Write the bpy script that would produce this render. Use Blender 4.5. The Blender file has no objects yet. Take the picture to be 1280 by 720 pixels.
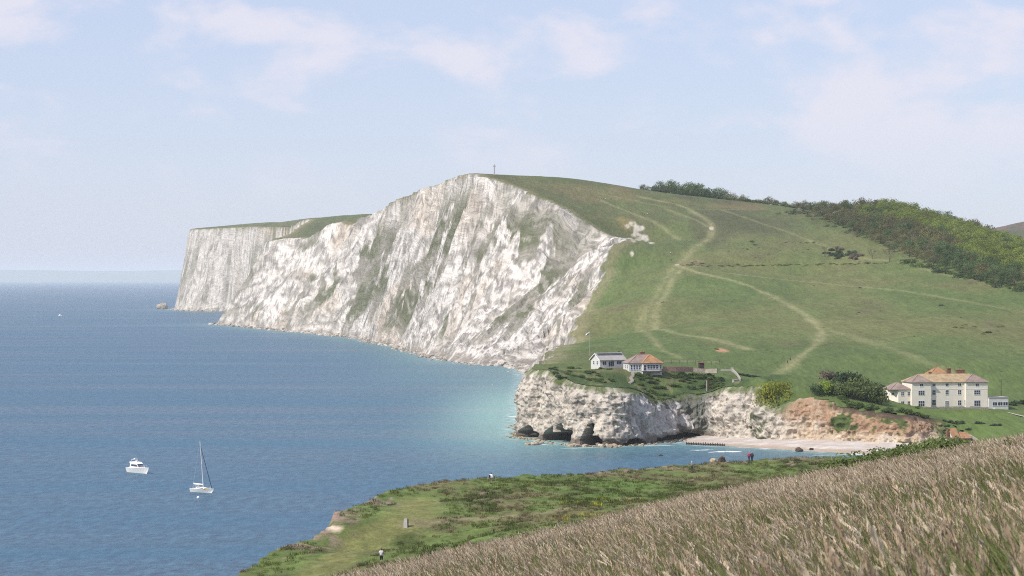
import bpy, bmesh, math, random
import numpy as np
from mathutils import Vector, Matrix

scene = bpy.context.scene
COL = scene.collection
R = math.radians

# ------------------------------------------------------------------ camera
EYE = 60.0            # eye height above the sea, metres
F = 2800.0            # focal length in photo pixels (photo is 1280 x 720)
HOR = 348.0           # photo row of the eye-level line
cam_d = bpy.data.cameras.new('camera')
cam = bpy.data.objects.new('camera', cam_d)
COL.objects.link(cam)
cam.location = (0, 0, EYE)
cam.rotation_euler = (R(90) - math.atan((360 - HOR) / F), 0, 0)
cam_d.sensor_width = 36.0
cam_d.lens = 36.0 * F / 1280.0
cam_d.clip_start = 0.5
cam_d.clip_end = 200000
cam_d.dof.use_dof = True
cam_d.dof.focus_distance = 700
cam_d.dof.aperture_fstop = 9.0
scene.camera = cam

# ------------------------------------------------------------------ sun, sky, exposure
SUN_DIR = Vector((-0.66, -0.40, 0.80)).normalized()      # towards the sun
SUN_EL = math.asin(SUN_DIR.z)
SUN_AZ = math.atan2(SUN_DIR.x, SUN_DIR.y)
sun_d = bpy.data.lights.new('sun', 'SUN')
sun_d.energy = 4.6
sun_d.angle = R(0.53)
sun_d.color = (1.0, 0.95, 0.88)
sun = bpy.data.objects.new('sun', sun_d)
COL.objects.link(sun)
sun.rotation_euler = SUN_DIR.to_track_quat('Z', 'Y').to_euler()

world = bpy.data.worlds.new('World')
scene.world = world
world.use_nodes = True
wn = world.node_tree
wn.nodes.clear()


def N(tree, typ, **kw):
    n = tree.nodes.new(typ)
    for k, v in kw.items():
        if k.startswith('i_'):
            n.inputs[k[2:].replace('_', ' ')].default_value = v
        elif k.startswith('n_'):
            n.inputs[int(k[2:])].default_value = v
        else:
            setattr(n, k, v)
    return n


def LK(tree, a, b):
    tree.links.new(a, b)


w_out = N(wn, 'ShaderNodeOutputWorld')
w_bg = N(wn, 'ShaderNodeBackground')
w_bg.inputs['Strength'].default_value = 0.15
w_sky = N(wn, 'ShaderNodeTexSky', sky_type='NISHITA', sun_disc=False, sun_elevation=SUN_EL,
          sun_rotation=SUN_AZ, altitude=0, air_density=1.0, dust_density=0.6, ozone_density=2.5)
w_tc = N(wn, 'ShaderNodeTexCoord')
# thin cumulus streaks: noise over the direction, on a flat cloud deck seen from below
w_map = N(wn, 'ShaderNodeMapping')
w_map.inputs['Scale'].default_value = (1.0, 1.0, 1.9)
w_map.inputs['Location'].default_value = (1.31, 0.4, 0.62)
LK(wn, w_tc.outputs['Generated'], w_map.inputs['Vector'])
w_n1 = N(wn, 'ShaderNodeTexNoise', i_Scale=17.0, i_Detail=7.0, i_Roughness=0.56, i_Distortion=0.25)
w_n2 = N(wn, 'ShaderNodeTexNoise', i_Scale=5.0, i_Detail=3.0, i_Roughness=0.5)
LK(wn, w_map.outputs['Vector'], w_n1.inputs['Vector'])
LK(wn, w_map.outputs['Vector'], w_n2.inputs['Vector'])
w_add = N(wn, 'ShaderNodeMath', operation='MULTIPLY_ADD', n_1=0.55)
LK(wn, w_n2.outputs['Fac'], w_add.inputs[0])
LK(wn, w_n1.outputs['Fac'], w_add.inputs[2])
w_r = N(wn, 'ShaderNodeMapRange', interpolation_type='SMOOTHSTEP')
w_r.inputs['From Min'].default_value = 0.72
w_r.inputs['From Max'].default_value = 0.94
w_r.inputs['To Max'].default_value = 0.8
LK(wn, w_add.outputs[0], w_r.inputs['Value'])
w_sep = N(wn, 'ShaderNodeSeparateXYZ')
LK(wn, w_tc.outputs['Generated'], w_sep.inputs[0])
w_el = N(wn, 'ShaderNodeMapRange', interpolation_type='SMOOTHSTEP')
w_el.inputs['From Min'].default_value = 0.015
w_el.inputs['From Max'].default_value = 0.085
LK(wn, w_sep.outputs['Z'], w_el.inputs['Value'])
w_mul = N(wn, 'ShaderNodeMath', operation='MULTIPLY')
LK(wn, w_r.outputs[0], w_mul.inputs[0])
LK(wn, w_el.outputs[0], w_mul.inputs[1])
w_mix = N(wn, 'ShaderNodeMixRGB')
w_mix.inputs['Color2'].default_value = (4.75, 4.6, 5.15, 1)
LK(wn, w_mul.outputs[0], w_mix.inputs['Fac'])
# a thin even veil of high cloud over the whole sky
w_veil = N(wn, 'ShaderNodeMixRGB')
w_veil.inputs['Fac'].default_value = 0.7
w_veil.inputs['Color2'].default_value = (3.25, 3.48, 4.7, 1)
LK(wn, w_sky.outputs['Color'], w_veil.inputs['Color1'])
LK(wn, w_veil.outputs['Color'], w_mix.inputs['Color1'])
LK(wn, w_mix.outputs['Color'], w_bg.inputs['Color'])
LK(wn, w_bg.outputs[0], w_out.inputs['Surface'])

scene.view_settings.view_transform = 'Standard'
scene.view_settings.look = 'None'
scene.view_settings.exposure = 0.22
scene.view_settings.gamma = 1.0
scene.cycles.use_denoising = False      # the photo's fine grain and texture survive; 128 samples are clean enough
scene.cycles.max_bounces = 6
scene.cycles.diffuse_bounces = 2
scene.cycles.glossy_bounces = 2
scene.cycles.transmission_bounces = 2
scene.cycles.transparent_max_bounces = 6
scene.cycles.volume_bounces = 1
scene.cycles.use_adaptive_sampling = False
scene.cycles.filter_width = 1.05
scene.cycles.adaptive_threshold = 0.012
HAZE_DENSITY = 4.0e-5

rng = np.random.default_rng(7)
random.seed(7)


# ------------------------------------------------------------------ geometry helpers
def P(px, py, Y):
    """photo pixel + distance -> world point"""
    return np.array([(px - 640.0) / F * Y, Y, EYE - (py - HOR) / F * Y])


def FT(px, py, z=0.0):
    """photo pixel on a level surface of height z -> (x, y)"""
    Y = (EYE - z) * F / (py - HOR)
    return ((px - 640.0) / F * Y, Y)


_tab = rng.random(65536).astype(np.float32)


def _h(ix, iy, iz):
    return _tab[((ix * 73856093) ^ (iy * 19349663) ^ (iz * 83492791)) & 65535]


def vnoise(x, y, z=0.0):
    """smooth value noise in -1..1"""
    x, y, z = np.broadcast_arrays(np.asarray(x, float), np.asarray(y, float), np.asarray(z, float))
    ix = np.floor(x).astype(np.int64); iy = np.floor(y).astype(np.int64); iz = np.floor(z).astype(np.int64)
    fx, fy, fz = x - ix, y - iy, z - iz
    fx = fx * fx * (3 - 2 * fx); fy = fy * fy * (3 - 2 * fy); fz = fz * fz * (3 - 2 * fz)
    r = 0
    for dx in (0, 1):
        wx = fx if dx else 1 - fx
        for dy in (0, 1):
            wy = fy if dy else 1 - fy
            for dz in (0, 1):
                wz = fz if dz else 1 - fz
                r = r + _h(ix + dx, iy + dy, iz + dz) * (wx * wy * wz)
    return r * 2 - 1


def fbm(x, y, z=0.0, o=4, g=0.5):
    r, a, n = 0, 1.0, 0.0
    for k in range(o):
        r = r + a * vnoise(np.asarray(x) * 2.03 ** k + 17.3 * k, np.asarray(y) * 2.03 ** k - 9.1 * k, np.asarray(z) * 2.03 ** k + 3.7 * k)
        n += a; a *= g
    return r / n


def ridge(x, y, z=0.0, o=3):
    r, a, n = 0, 1.0, 0.0
    for k in range(o):
        v = 1 - np.abs(vnoise(np.asarray(x) * 2.1 ** k + 31 * k, np.asarray(y) * 2.1 ** k + 7 * k, z)) * 2
        r = r + a * v; n += a; a *= 0.5
    return r / n


def sstep(a, b, x):
    t = np.clip((x - a) / (b - a), 0, 1)
    return t * t * (3 - 2 * t)


class Field:
    """smooth surface through scattered (x, y, z) points: multiquadric"""
    def __init__(self, pts, c=45.0):
        p = np.array(pts, float); self.p = p; self.c = c
        n = len(p)
        A = np.sqrt((p[:, None, 0] - p[None, :, 0]) ** 2 + (p[:, None, 1] - p[None, :, 1]) ** 2 + c * c) + np.eye(n) * -0.25
        M = np.zeros((n + 3, n + 3)); M[:n, :n] = A
        M[:n, n] = 1; M[:n, n + 1:] = p[:, :2] / 1000; M[n:, :n] = M[:n, n:].T
        b = np.zeros(n + 3); b[:n] = p[:, 2]
        self.w = np.linalg.solve(M, b)

    def __call__(self, X, Y):
        X = np.asarray(X, float); Y = np.asarray(Y, float)
        n = len(self.p)
        r = self.w[n] + self.w[n + 1] * X / 1000 + self.w[n + 2] * Y / 1000
        for k in range(n):
            r = r + self.w[k] * np.sqrt((X - self.p[k, 0]) ** 2 + (Y - self.p[k, 1]) ** 2 + self.c ** 2)
        return r


def poly_dist(X, Y, line):
    """distance to an open polyline, arc length at the foot, segment index"""
    line = np.asarray(line, float)
    best = np.full(np.shape(X), 1e18); S = np.zeros(np.shape(X)); I = np.zeros(np.shape(X), np.int32)
    acc = 0.0
    for i in range(len(line) - 1):
        a, b = line[i], line[i + 1]
        d = b - a; L = math.hypot(*d)
        t = np.clip(((X - a[0]) * d[0] + (Y - a[1]) * d[1]) / (L * L), 0, 1)
        q = (X - a[0] - t * d[0]) ** 2 + (Y - a[1] - t * d[1]) ** 2
        m = q < best
        best = np.where(m, q, best); S = np.where(m, acc + t * L, S); I = np.where(m, i, I)
        acc += L
    return np.sqrt(best), S, I


def inside(X, Y, poly):
    poly = np.asarray(poly, float)
    r = np.zeros(np.shape(X), bool)
    n = len(poly)
    for i in range(n):
        (x1, y1), (x2, y2) = poly[i], poly[(i + 1) % n]
        if y1 == y2:
            continue
        c = ((y1 > Y) != (y2 > Y)) & (X < (x2 - x1) * (Y - y1) / (y2 - y1) + x1)
        r ^= c
    return r


def catmull(pts, step):
    pts = np.asarray(pts, float)
    out = []
    n = len(pts)
    for i in range(n - 1):
        p0, p1, p2, p3 = pts[max(i - 1, 0)], pts[i], pts[i + 1], pts[min(i + 2, n - 1)]
        k = max(1, int(np.linalg.norm((p2 - p1)[:2]) / step))
        for j in range(k):
            t = j / k
            out.append(0.5 * (2 * p1 + (p2 - p0) * t + (2 * p0 - 5 * p1 + 4 * p2 - p3) * t * t + (3 * p1 - p0 - 3 * p2 + p3) * t ** 3))
    out.append(pts[-1])
    return np.array(out)


# ------------------------------------------------------------------ object helpers
def tag(o, label=None, cat=None, group=None, kind=None):
    if label: o['label'] = label
    if cat: o['category'] = cat
    if group: o['group'] = group
    if kind: o['kind'] = kind
    return o


def link(name, data, parent=None, loc=None):
    o = bpy.data.objects.new(name, data)
    COL.objects.link(o)
    if parent is not None: o.parent = parent
    if loc is not None: o.location = loc
    return o


def thing(name, label, cat, loc=(0, 0, 0), rz=0.0, group=None):
    o = link(name, None)
    o.location = loc; o.rotation_euler = (0, 0, rz)
    o.empty_display_size = 0.5
    return tag(o, label, cat, group)


def np_mesh(name, verts, faces, mat=None, smooth=True, attrs=None):
    """verts (n,3), faces (m,3|4); attrs: name -> (n,) float or (n,3) colour"""
    verts = np.asarray(verts, np.float32); faces = np.asarray(faces, np.int32)
    me = bpy.data.meshes.new(name)
    n, m, k = len(verts), len(faces), faces.shape[1]
    me.vertices.add(n); me.vertices.foreach_set('co', verts.ravel())
    me.loops.add(m * k); me.loops.foreach_set('vertex_index', faces.ravel())
    me.polygons.add(m); me.polygons.foreach_set('loop_start', np.arange(0, m * k, k, dtype=np.int32))
    me.polygons.foreach_set('use_smooth', np.full(m, smooth))
    me.update(calc_edges=True)
    for an, av in (attrs or {}).items():
        av = np.asarray(av, np.float32)
        if av.ndim == 1:
            a = me.attributes.new(an, 'FLOAT', 'POINT'); a.data.foreach_set('value', av)
        else:
            a = me.attributes.new(an, 'FLOAT_COLOR', 'POINT')
            a.data.foreach_set('color', np.concatenate([av, np.ones((n, 1), np.float32)], 1).ravel())
    if mat: me.materials.append(mat)
    return me


def compact(verts, faces, attrs):
    used = np.unique(faces)
    mp = np.full(len(verts), -1, np.int64); mp[used] = np.arange(len(used))
    return verts[used], mp[faces], {k: v[used] for k, v in attrs.items()}


def grid_faces(r, c):
    i = (np.arange(r - 1)[:, None] * c + np.arange(c - 1)[None, :]).ravel()
    return np.stack([i, i + 1, i + c + 1, i + c], 1)


class MB:
    """collects simple solids; build() makes ONE mesh object of them"""
    def __init__(self):
        self.v, self.f = [], []

    def add(self, vs, fs):
        b = len(self.v)
        self.v += [tuple(map(float, p)) for p in vs]
        self.f += [tuple(b + i for i in f) for f in fs]
        return self

    def box(self, x0, x1, y0, y1, z0, z1):
        return self.add([(x0, y0, z0), (x1, y0, z0), (x1, y1, z0), (x0, y1, z0), (x0, y0, z1), (x1, y0, z1), (x1, y1, z1), (x0, y1, z1)],
                        [(3, 2, 1, 0), (4, 5, 6, 7), (0, 1, 5, 4), (1, 2, 6, 5), (2, 3, 7, 6), (3, 0, 4, 7)])

    def prism(self, poly, z0, z1):
        n = len(poly)
        vs = [(x, y, z0) for x, y in poly] + [(x, y, z1) for x, y in poly]
        return self.add(vs, [tuple(range(n - 1, -1, -1)), tuple(range(n, 2 * n))] + [(i, (i + 1) % n, n + (i + 1) % n, n + i) for i in range(n)])

    def tube(self, pts, rad, n=6):
        pts = [Vector(p) for p in pts]
        rad = rad if isinstance(rad, (list, tuple)) else [rad] * len(pts)
        vs, fs = [], []
        for i, p in enumerate(pts):
            d = (pts[min(i + 1, len(pts) - 1)] - pts[max(i - 1, 0)]).normalized()
            u = d.orthogonal().normalized(); w = d.cross(u)
            for k in range(n):
                a = 2 * math.pi * k / n
                vs.append(p + (u * math.cos(a) + w * math.sin(a)) * rad[i])
        for i in range(len(pts) - 1):
            for k in range(n):
                fs.append((i * n + k, i * n + (k + 1) % n, (i + 1) * n + (k + 1) % n, (i + 1) * n + k))
        fs.append(tuple(range(n - 1, -1, -1))); fs.append(tuple(range((len(pts) - 1) * n, len(pts) * n)))
        return self.add(vs, fs)

    def loft(self, rings):
        n = len(rings[0]); vs = [p for r in rings for p in r]; fs = []
        for i in range(len(rings) - 1):
            for k in range(n):
                fs.append((i * n + k, i * n + (k + 1) % n, (i + 1) * n + (k + 1) % n, (i + 1) * n + k))
        fs.append(tuple(range(n - 1, -1, -1))); fs.append(tuple(range((len(rings) - 1) * n, len(rings) * n)))
        return self.add(vs, fs)

    def mesh(self, name, mat, smooth=False):
        me = bpy.data.meshes.new(name)
        me.from_pydata(self.v, [], self.f)
        bm = bmesh.new(); bm.from_mesh(me)
        bmesh.ops.recalc_face_normals(bm, faces=bm.faces)
        bm.to_mesh(me); bm.free()
        if smooth: me.polygons.foreach_set('use_smooth', np.full(len(me.polygons), True))
        if mat: me.materials.append(mat)
        return me

    def build(self, name, mat, parent=None, smooth=False, loc=None):
        return link(name, self.mesh(name, mat, smooth), parent, loc)


def copy_tree(o, parent=None):
    c = o.copy(); COL.objects.link(c)
    if parent is not None: c.parent = parent
    for ch in [q for q in bpy.data.objects if q.parent == o]:
        copy_tree(ch, c)
    return c


# ------------------------------------------------------------------ materials
def new_mat(name):
    m = bpy.data.materials.new(name); m.use_nodes = True
    t = m.node_tree
    return m, t, t.nodes['Principled BSDF']


def pos_node(t):
    return N(t, 'ShaderNodeNewGeometry').outputs['Position']


def mat_plain(name, col, rough=0.7, var=0.12, scale=3.0, bump=0.0, metal=0.0, spec=0.3, obj_space=True):
    """plain colour with mottled wear"""
    m, t, b = new_mat(name)
    tc = N(t, 'ShaderNodeTexCoord')
    n = N(t, 'ShaderNodeTexNoise', i_Scale=scale, i_Detail=5.0, i_Roughness=0.6)
    LK(t, tc.outputs['Object'], n.inputs['Vector'])
    mr = N(t, 'ShaderNodeMapRange')
    mr.inputs['From Min'].default_value = 0.3; mr.inputs['From Max'].default_value = 0.7
    mr.inputs['To Min'].default_value = 1 - var; mr.inputs['To Max'].default_value = 1 + var
    LK(t, n.outputs['Fac'], mr.inputs['Value'])
    mx = N(t, 'ShaderNodeVectorMath', operation='SCALE')
    mx.inputs[0].default_value = col
    LK(t, mr.outputs[0], mx.inputs['Scale'])
    LK(t, mx.outputs['Vector'], b.inputs['Base Color'])
    b.inputs['Roughness'].default_value = rough
    b.inputs['Metallic'].default_value = metal
    b.inputs['Specular IOR Level'].default_value = spec
    if bump:
        bp = N(t, 'ShaderNodeBump'); bp.inputs['Strength'].default_value = 0.5; bp.inputs['Distance'].default_value = bump
        LK(t, n.outputs['Fac'], bp.inputs['Height']); LK(t, bp.outputs[0], b.inputs['Normal'])
    return m


def mat_land(name, scales, amps, bump_scale, bump, rough=0.9, spec=0.12, stretch=None, coord=None):
    """ground: vertex albedo 'col' broken up by noise of several sizes, with relief"""
    m, t, b = new_mat(name)
    at = N(t, 'ShaderNodeAttribute', attribute_name='col')
    p = N(t, 'ShaderNodeAttribute', attribute_name=coord).outputs['Vector'] if coord else pos_node(t)
    if stretch:
        mp = N(t, 'ShaderNodeMapping'); mp.inputs['Scale'].default_value = stretch
        LK(t, p, mp.inputs['Vector']); p = mp.outputs['Vector']
    cur = None
    for s, a in zip(scales, amps):
        n = N(t, 'ShaderNodeTexNoise', i_Scale=s, i_Detail=4.0, i_Roughness=0.65)
        LK(t, p, n.inputs['Vector'])
        mr = N(t, 'ShaderNodeMapRange')
        mr.inputs['From Min'].default_value = 0.3; mr.inputs['From Max'].default_value = 0.7
        mr.inputs['To Min'].default_value = 1 - a; mr.inputs['To Max'].default_value = 1 + a
        LK(t, n.outputs['Fac'], mr.inputs['Value'])
        if cur is None: cur = mr.outputs[0]
        else:
            mm = N(t, 'ShaderNodeMath', operation='MULTIPLY'); LK(t, cur, mm.inputs[0]); LK(t, mr.outputs[0], mm.inputs[1]); cur = mm.outputs[0]
    mx = N(t, 'ShaderNodeVectorMath', operation='SCALE')
    LK(t, at.outputs['Color'], mx.inputs[0]); LK(t, cur, mx.inputs['Scale'])
    LK(t, mx.outputs['Vector'], b.inputs['Base Color'])
    b.inputs['Roughness'].default_value = rough; b.inputs['Specular IOR Level'].default_value = spec
    nb = N(t, 'ShaderNodeTexNoise', i_Scale=bump_scale, i_Detail=6.0, i_Roughness=0.65)
    LK(t, p, nb.inputs['Vector'])
    bp = N(t, 'ShaderNodeBump'); bp.inputs['Strength'].default_value = 0.8; bp.inputs['Distance'].default_value = bump
    LK(t, nb.outputs['Fac'], bp.inputs['Height']); LK(t, bp.outputs[0], b.inputs['Normal'])
    return m


def mat_vcol(name, rough=0.8, spec=0.2, trans=0.0, attr='col', vary=0.25):
    """plants: vertex colour, varied per object / per instance"""
    m, t, b = new_mat(name)
    at = N(t, 'ShaderNodeAttribute', attribute_name=attr)
    oi = N(t, 'ShaderNodeObjectInfo')
    mr = N(t, 'ShaderNodeMapRange'); mr.inputs['To Min'].default_value = 1 - vary; mr.inputs['To Max'].default_value = 1 + vary
    LK(t, oi.outputs['Random'], mr.inputs['Value'])
    mx = N(t, 'ShaderNodeVectorMath', operation='SCALE')
    LK(t, at.outputs['Color'], mx.inputs[0]); LK(t, mr.outputs[0], mx.inputs['Scale'])
    LK(t, mx.outputs['Vector'], b.inputs['Base Color'])
    b.inputs['Roughness'].default_value = rough; b.inputs['Specular IOR Level'].default_value = spec
    if trans:
        tr = N(t, 'ShaderNodeBsdfTranslucent'); LK(t, mx.outputs['Vector'], tr.inputs['Color'])
        ms = N(t, 'ShaderNodeMixShader'); ms.inputs['Fac'].default_value = trans
        LK(t, b.outputs[0], ms.inputs[1]); LK(t, tr.outputs[0], ms.inputs[2])
        LK(t, ms.outputs[0], t.nodes['Material Output'].inputs['Surface'])
    return m


M_HILL = mat_land('downland_turf', (0.03, 0.16, 0.6), (0.10, 0.17, 0.22), 0.5, 0.6, stretch=(1, 0.22, 0.5))
M_CLIFF = mat_land('weathered_chalk', (0.05, 0.16, 0.45), (0.10, 0.18, 0.2), 0.22, 5.0, coord='face')
M_WALL = mat_land('headland_chalk', (0.15, 0.7, 2.2), (0.12, 0.18, 0.2), 1.1, 0.5)
M_FORE = mat_land('clifftop_turf', (0.09, 0.45, 2.0), (0.2, 0.25, 0.25), 1.5, 0.25)
M_SHINGLE = mat_land('shingle', (0.2, 1.0, 3.0), (0.06, 0.12, 0.15), 2.5, 0.12)
M_ROCK = mat_land('shore_rock', (0.3, 1.2), (0.2, 0.3), 1.2, 0.3)

# ================================================================== THE LAND
# ---- coast: from the beach, along the headland rim, round its point and away under the great cliff
rim_px = [(1205, 545, 786), (1190, 532, 794), (1176, 524, 797), (1135, 520, 786), (1105, 517, 788), (1083, 515, 793), (1064, 512, 797), (1043, 510, 800), (1040, 499, 803),
          (1015, 497, 805), (999, 497, 806), (991, 503, 805), (986, 512, 805), (967, 513, 808), (953, 500, 814), (947, 490, 820),
          (944, 484, 823), (910, 483, 832), (898, 486, 839), (886, 492, 847), (860, 492, 849), (845, 494, 845), (838, 499, 840), (818, 499, 829),
          (802, 492, 821), (797, 486, 818), (782, 485, 812), (757, 484, 810), (733, 482, 812), (718, 479, 816), (704, 472, 824),
          (684, 462, 840), (668, 463, 850), (664, 462, 860), (666, 460, 880), (669, 457, 920)]
rim3 = np.array([P(*q) for q in rim_px])
foot_px = [(1205, 557, 780), (1190, 556, 780), (1172, 555, 777), (1138, 556, 774), (1105, 555, 777), (1083, 554, 783), (1064, 553, 787), (1046, 552, 790), (1038, 552, 791),
           (1015, 551, 795), (999, 550, 797), (990, 550, 799), (984, 550, 800), (967, 549, 804), (953, 549, 807), (947, 549, 809),
           (940, 549, 813), (912, 548, 822), (898, 548, 829), (880, 548, 839), (862, 548, 838), (848, 549, 832), (836, 550, 826), (818, 551, 816),
           (800, 553, 809), (795, 553, 807), (778, 555, 802), (757, 557, 799), (733, 557, 801), (716, 556, 805), (698, 554, 814),
           (676, 550, 832), (655, 548, 840), (648, 547, 848), (649, 545, 868), (650, 541, 915)]
foot2 = np.array([((a - 640) / F * Y, Y) for a, b, Y in foot_px])
foot_z = np.array([-0.6 for a, b, Y in foot_px])

coast_knots = [FT(653, 490), FT(655, 466), FT(648, 458), FT(600, 456.5), FT(550, 450.5), FT(505, 437), FT(440, 422), FT(350, 413), FT(300, 408),
               FT(270, 405.5), (-352, 3040), (-348, 3260), (-388, 3700), FT(284, 389.2), FT(250, 389), FT(221, 388), (-640, 4480), (-430, 4900), (-100, 5300)]
coast_slope = [1.4, 0.62, 0.62, 0.75, 1.15, 1.75, 2.0, 2.1, 2.2, 2.4, 2.0, 2.2, 3.0, 5.0, 6.5, 6.5, 4, 3, 3]
cs = catmull(np.column_stack([np.array(coast_knots), coast_slope]), 70)
cs[:, 0] += 7 * fbm(cs[:, 1] / 90, cs[:, 0] / 90) * sstep(900, 1300, cs[:, 1])
line = np.vstack([np.column_stack([rim3[:, :2], np.full(len(rim3), 9.0)]), cs])
N_RIM = len(rim3) - 1                              # segments that are the headland rim
seglen = np.concatenate([[0], np.cumsum(np.hypot(*np.diff(line[:, :2], axis=0).T))])
land_poly = np.vstack([line[:, :2], [[3000, 6000], [3000, 700], [500, 700], [rim3[0, 0], 700]]])
S_RIM_END = seglen[N_RIM]

# ---- the top of the land, as if no sea had cut it
ctl = [(668, 463, 850), (684, 461, 845), (704, 471, 830), (733, 481, 818), (757, 483, 816), (782, 484, 818), (797, 485, 822), (818, 497, 833), (838, 497, 845), (886, 491, 853),
       (898, 485, 845), (910, 482, 838), (944, 482, 829), (953, 499, 820), (967, 512, 813), (986, 511, 810), (999, 496, 812), (1040, 497, 808),
       (1043, 509, 806), (1064, 511, 803), (1105, 516, 795), (1135, 519, 793), (1176, 523, 803),
       (690, 458, 880), (740, 463, 880), (765, 462.5, 882), (800, 467, 862), (830, 468, 864), (780, 472, 850), (745, 474, 845), (860, 470, 870), (900, 466, 880), (880, 480, 862),
       (840, 456, 905), (720, 452, 930), (700, 446, 1000), (740, 446, 985), (850, 444, 960), (800, 432, 1040), (940, 473, 885), (930, 462, 930), (980, 472, 900), (1020, 478, 880), (1060, 486, 860), (1090, 495, 845),
       (1120, 506, 835), (1170, 511, 842), (1150, 514, 836), (1172, 515.5, 836), (1200, 515.8, 836), (1225, 515.5, 838), (1245, 519, 836), (1262, 519, 836), (1285, 517, 842), (1120, 480, 900), (1200, 480, 910), (1280, 490, 895), (1200, 528, 800), (1240, 535, 790), (1280, 532, 800), (1190, 549, 776), (1250, 560, 740), (1140, 562, 760),
       (720, 430, 1150), (705, 440, 1250), (730, 405, 1520), (800, 415, 1180), (820, 380, 1360), (770, 340, 1640), (800, 360, 1500), (840, 331, 1570), (800, 300, 1760), (770, 306, 1680),
       (900, 400, 1230), (900, 440, 1000), (900, 365, 1420), (1000, 440, 990), (1000, 400, 1200), (1000, 370, 1390), (1000, 341, 1560), (1000, 329, 1590), (900, 332, 1575), (900, 322, 1610),
       (1100, 450, 950), (1100, 400, 1190), (1100, 346, 1480), (1200, 450, 950), (1200, 400, 1170), (1200, 367, 1340), (1280, 450, 985), (1280, 400, 1180), (1280, 364, 1330), (1330, 400, 1190), (1400, 480, 900), (1400, 350, 1400),
       (690, 255, 1770), (650, 235, 1830), (610, 221.5, 1870), (700, 240, 1890), (760, 262, 1850), (850, 285, 1780), (860, 255, 1930), (950, 292, 1740), (1000, 302, 1690), (1050, 312, 1630), (1100, 327, 1550),
       (620, 218.5, 1920), (700, 222, 1990), (760, 230, 2030), (820, 240, 2040), (900, 249, 2020), (960, 256, 1980), (1000, 264, 1930),
       (1050, 275, 1800), (1100, 281, 1730), (1150, 297, 1650), (1200, 324, 1510), (1280, 350, 1380), (1200, 296, 1670), (1260, 318, 1560), (1100, 265, 1810), (1150, 276, 1800), (1200, 290, 1780), (1250, 308, 1730), (1330, 330, 1640),
       (560, 227, 2040), (525, 238, 2180), (500, 249, 2290), (475, 264, 2460), (468, 268, 2720), (466, 267.5, 3300), (440, 269, 3700), (400, 272, 4050), (340, 277.5, 4300), (290, 281.5, 4380), (255, 284.5, 4350), (237, 287, 4230), (262, 286, 4160), (300, 284.5, 4060), (330, 284, 3960), (362, 284, 3820),
       (400, 285, 3480), (370, 297, 3050), (345, 302, 2990), (330, 304, 2985), (420, 288, 2880), (400, 296, 2800), (440, 280, 2640)]
pts = [P(*q) for q in ctl]
pts += [(50, 2500, 115), (250, 2500, 100), (500, 2300, 60), (900, 1900, 50), (900, 1300, 60), (700, 900, 25), (60, 2100, 145), (-60, 2500, 128), (-150, 3000, 140), (-80, 2300, 142),
        (50, 3200, 100), (-230, 4600, 150), (-470, 4750, 140), (300, 4000, 50), (0, 4500, 80), (-300, 5200, 100)]
_base_land = Field(pts, 30.0)
_res = rim3[:, 2] - _base_land(rim3[:, 0], rim3[:, 1])


def LAND(x, y):
    """the broad surface, eased onto the surveyed rim of the low cliffs"""
    z = _base_land(x, y)
    x = np.asarray(x, float); y = np.asarray(y, float)
    m = (y > 760) & (y < 930)
    if m.any():
        xm, ym = x[m], y[m]; num = np.zeros(xm.shape); den = np.full(xm.shape, 0.25)
        for i in range(len(rim3)):
            w = np.exp(-((xm - rim3[i, 0]) ** 2 + ((ym - rim3[i, 1]) * 0.5) ** 2) / 18.0)
            num += w * _res[i]; den += w
        z = np.array(z); z[m] += num / den
    return z


def land_z(x, y):
    return float(LAND(np.array([x]), np.array([y]))[0])


def hit(px, py, y0=860, y1=2100, field=None):
    """where the sight line of a photo pixel meets the land"""
    Y = np.linspace(y0, y1, 700)
    q = P(px, py, 1.0)
    X = (px - 640) / F * Y; Z = EYE - (py - HOR) / F * Y
    d = Z - (field or LAND)(X, Y)
    k = np.where(d < 0)[0]
    i = k[0] if len(k) else int(np.argmin(np.abs(d)))
    return np.array([X[i], Y[i], Z[i]])


def on_land(px, Y):
    x = (px - 640) / F * Y
    return (x, Y, land_z(x, Y))


# ---- tessellation: fan of sight lines, denser where the photo shows more
pxs = np.concatenate([np.arange(196, 1330, 1.1), np.arange(1330, 1700, 12)])
Ys = np.concatenate([np.arange(735, 800, 4), np.arange(800, 930, 1.6), np.arange(930, 1480, 5), np.arange(1480, 2060, 2.4), np.arange(2060, 2560, 3.4),
                     np.arange(2560, 3100, 6), np.arange(3100, 3940, 16), np.arange(3940, 4075, 3), np.arange(4075, 4250, 1.25), np.arange(4250, 5300, 40)])
GX = (pxs[None, :] - 640) / F * Ys[:, None]
GY = np.repeat(Ys[:, None], len(pxs), 1)
sh = GX.shape
X, Y = GX.ravel(), GY.ravel()
d, S, I = poly_dist(X, Y, line[:, :2])
ins = inside(X, Y, land_poly)
D = np.where(ins, d, -d)
rimmed = I < N_RIM
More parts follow.
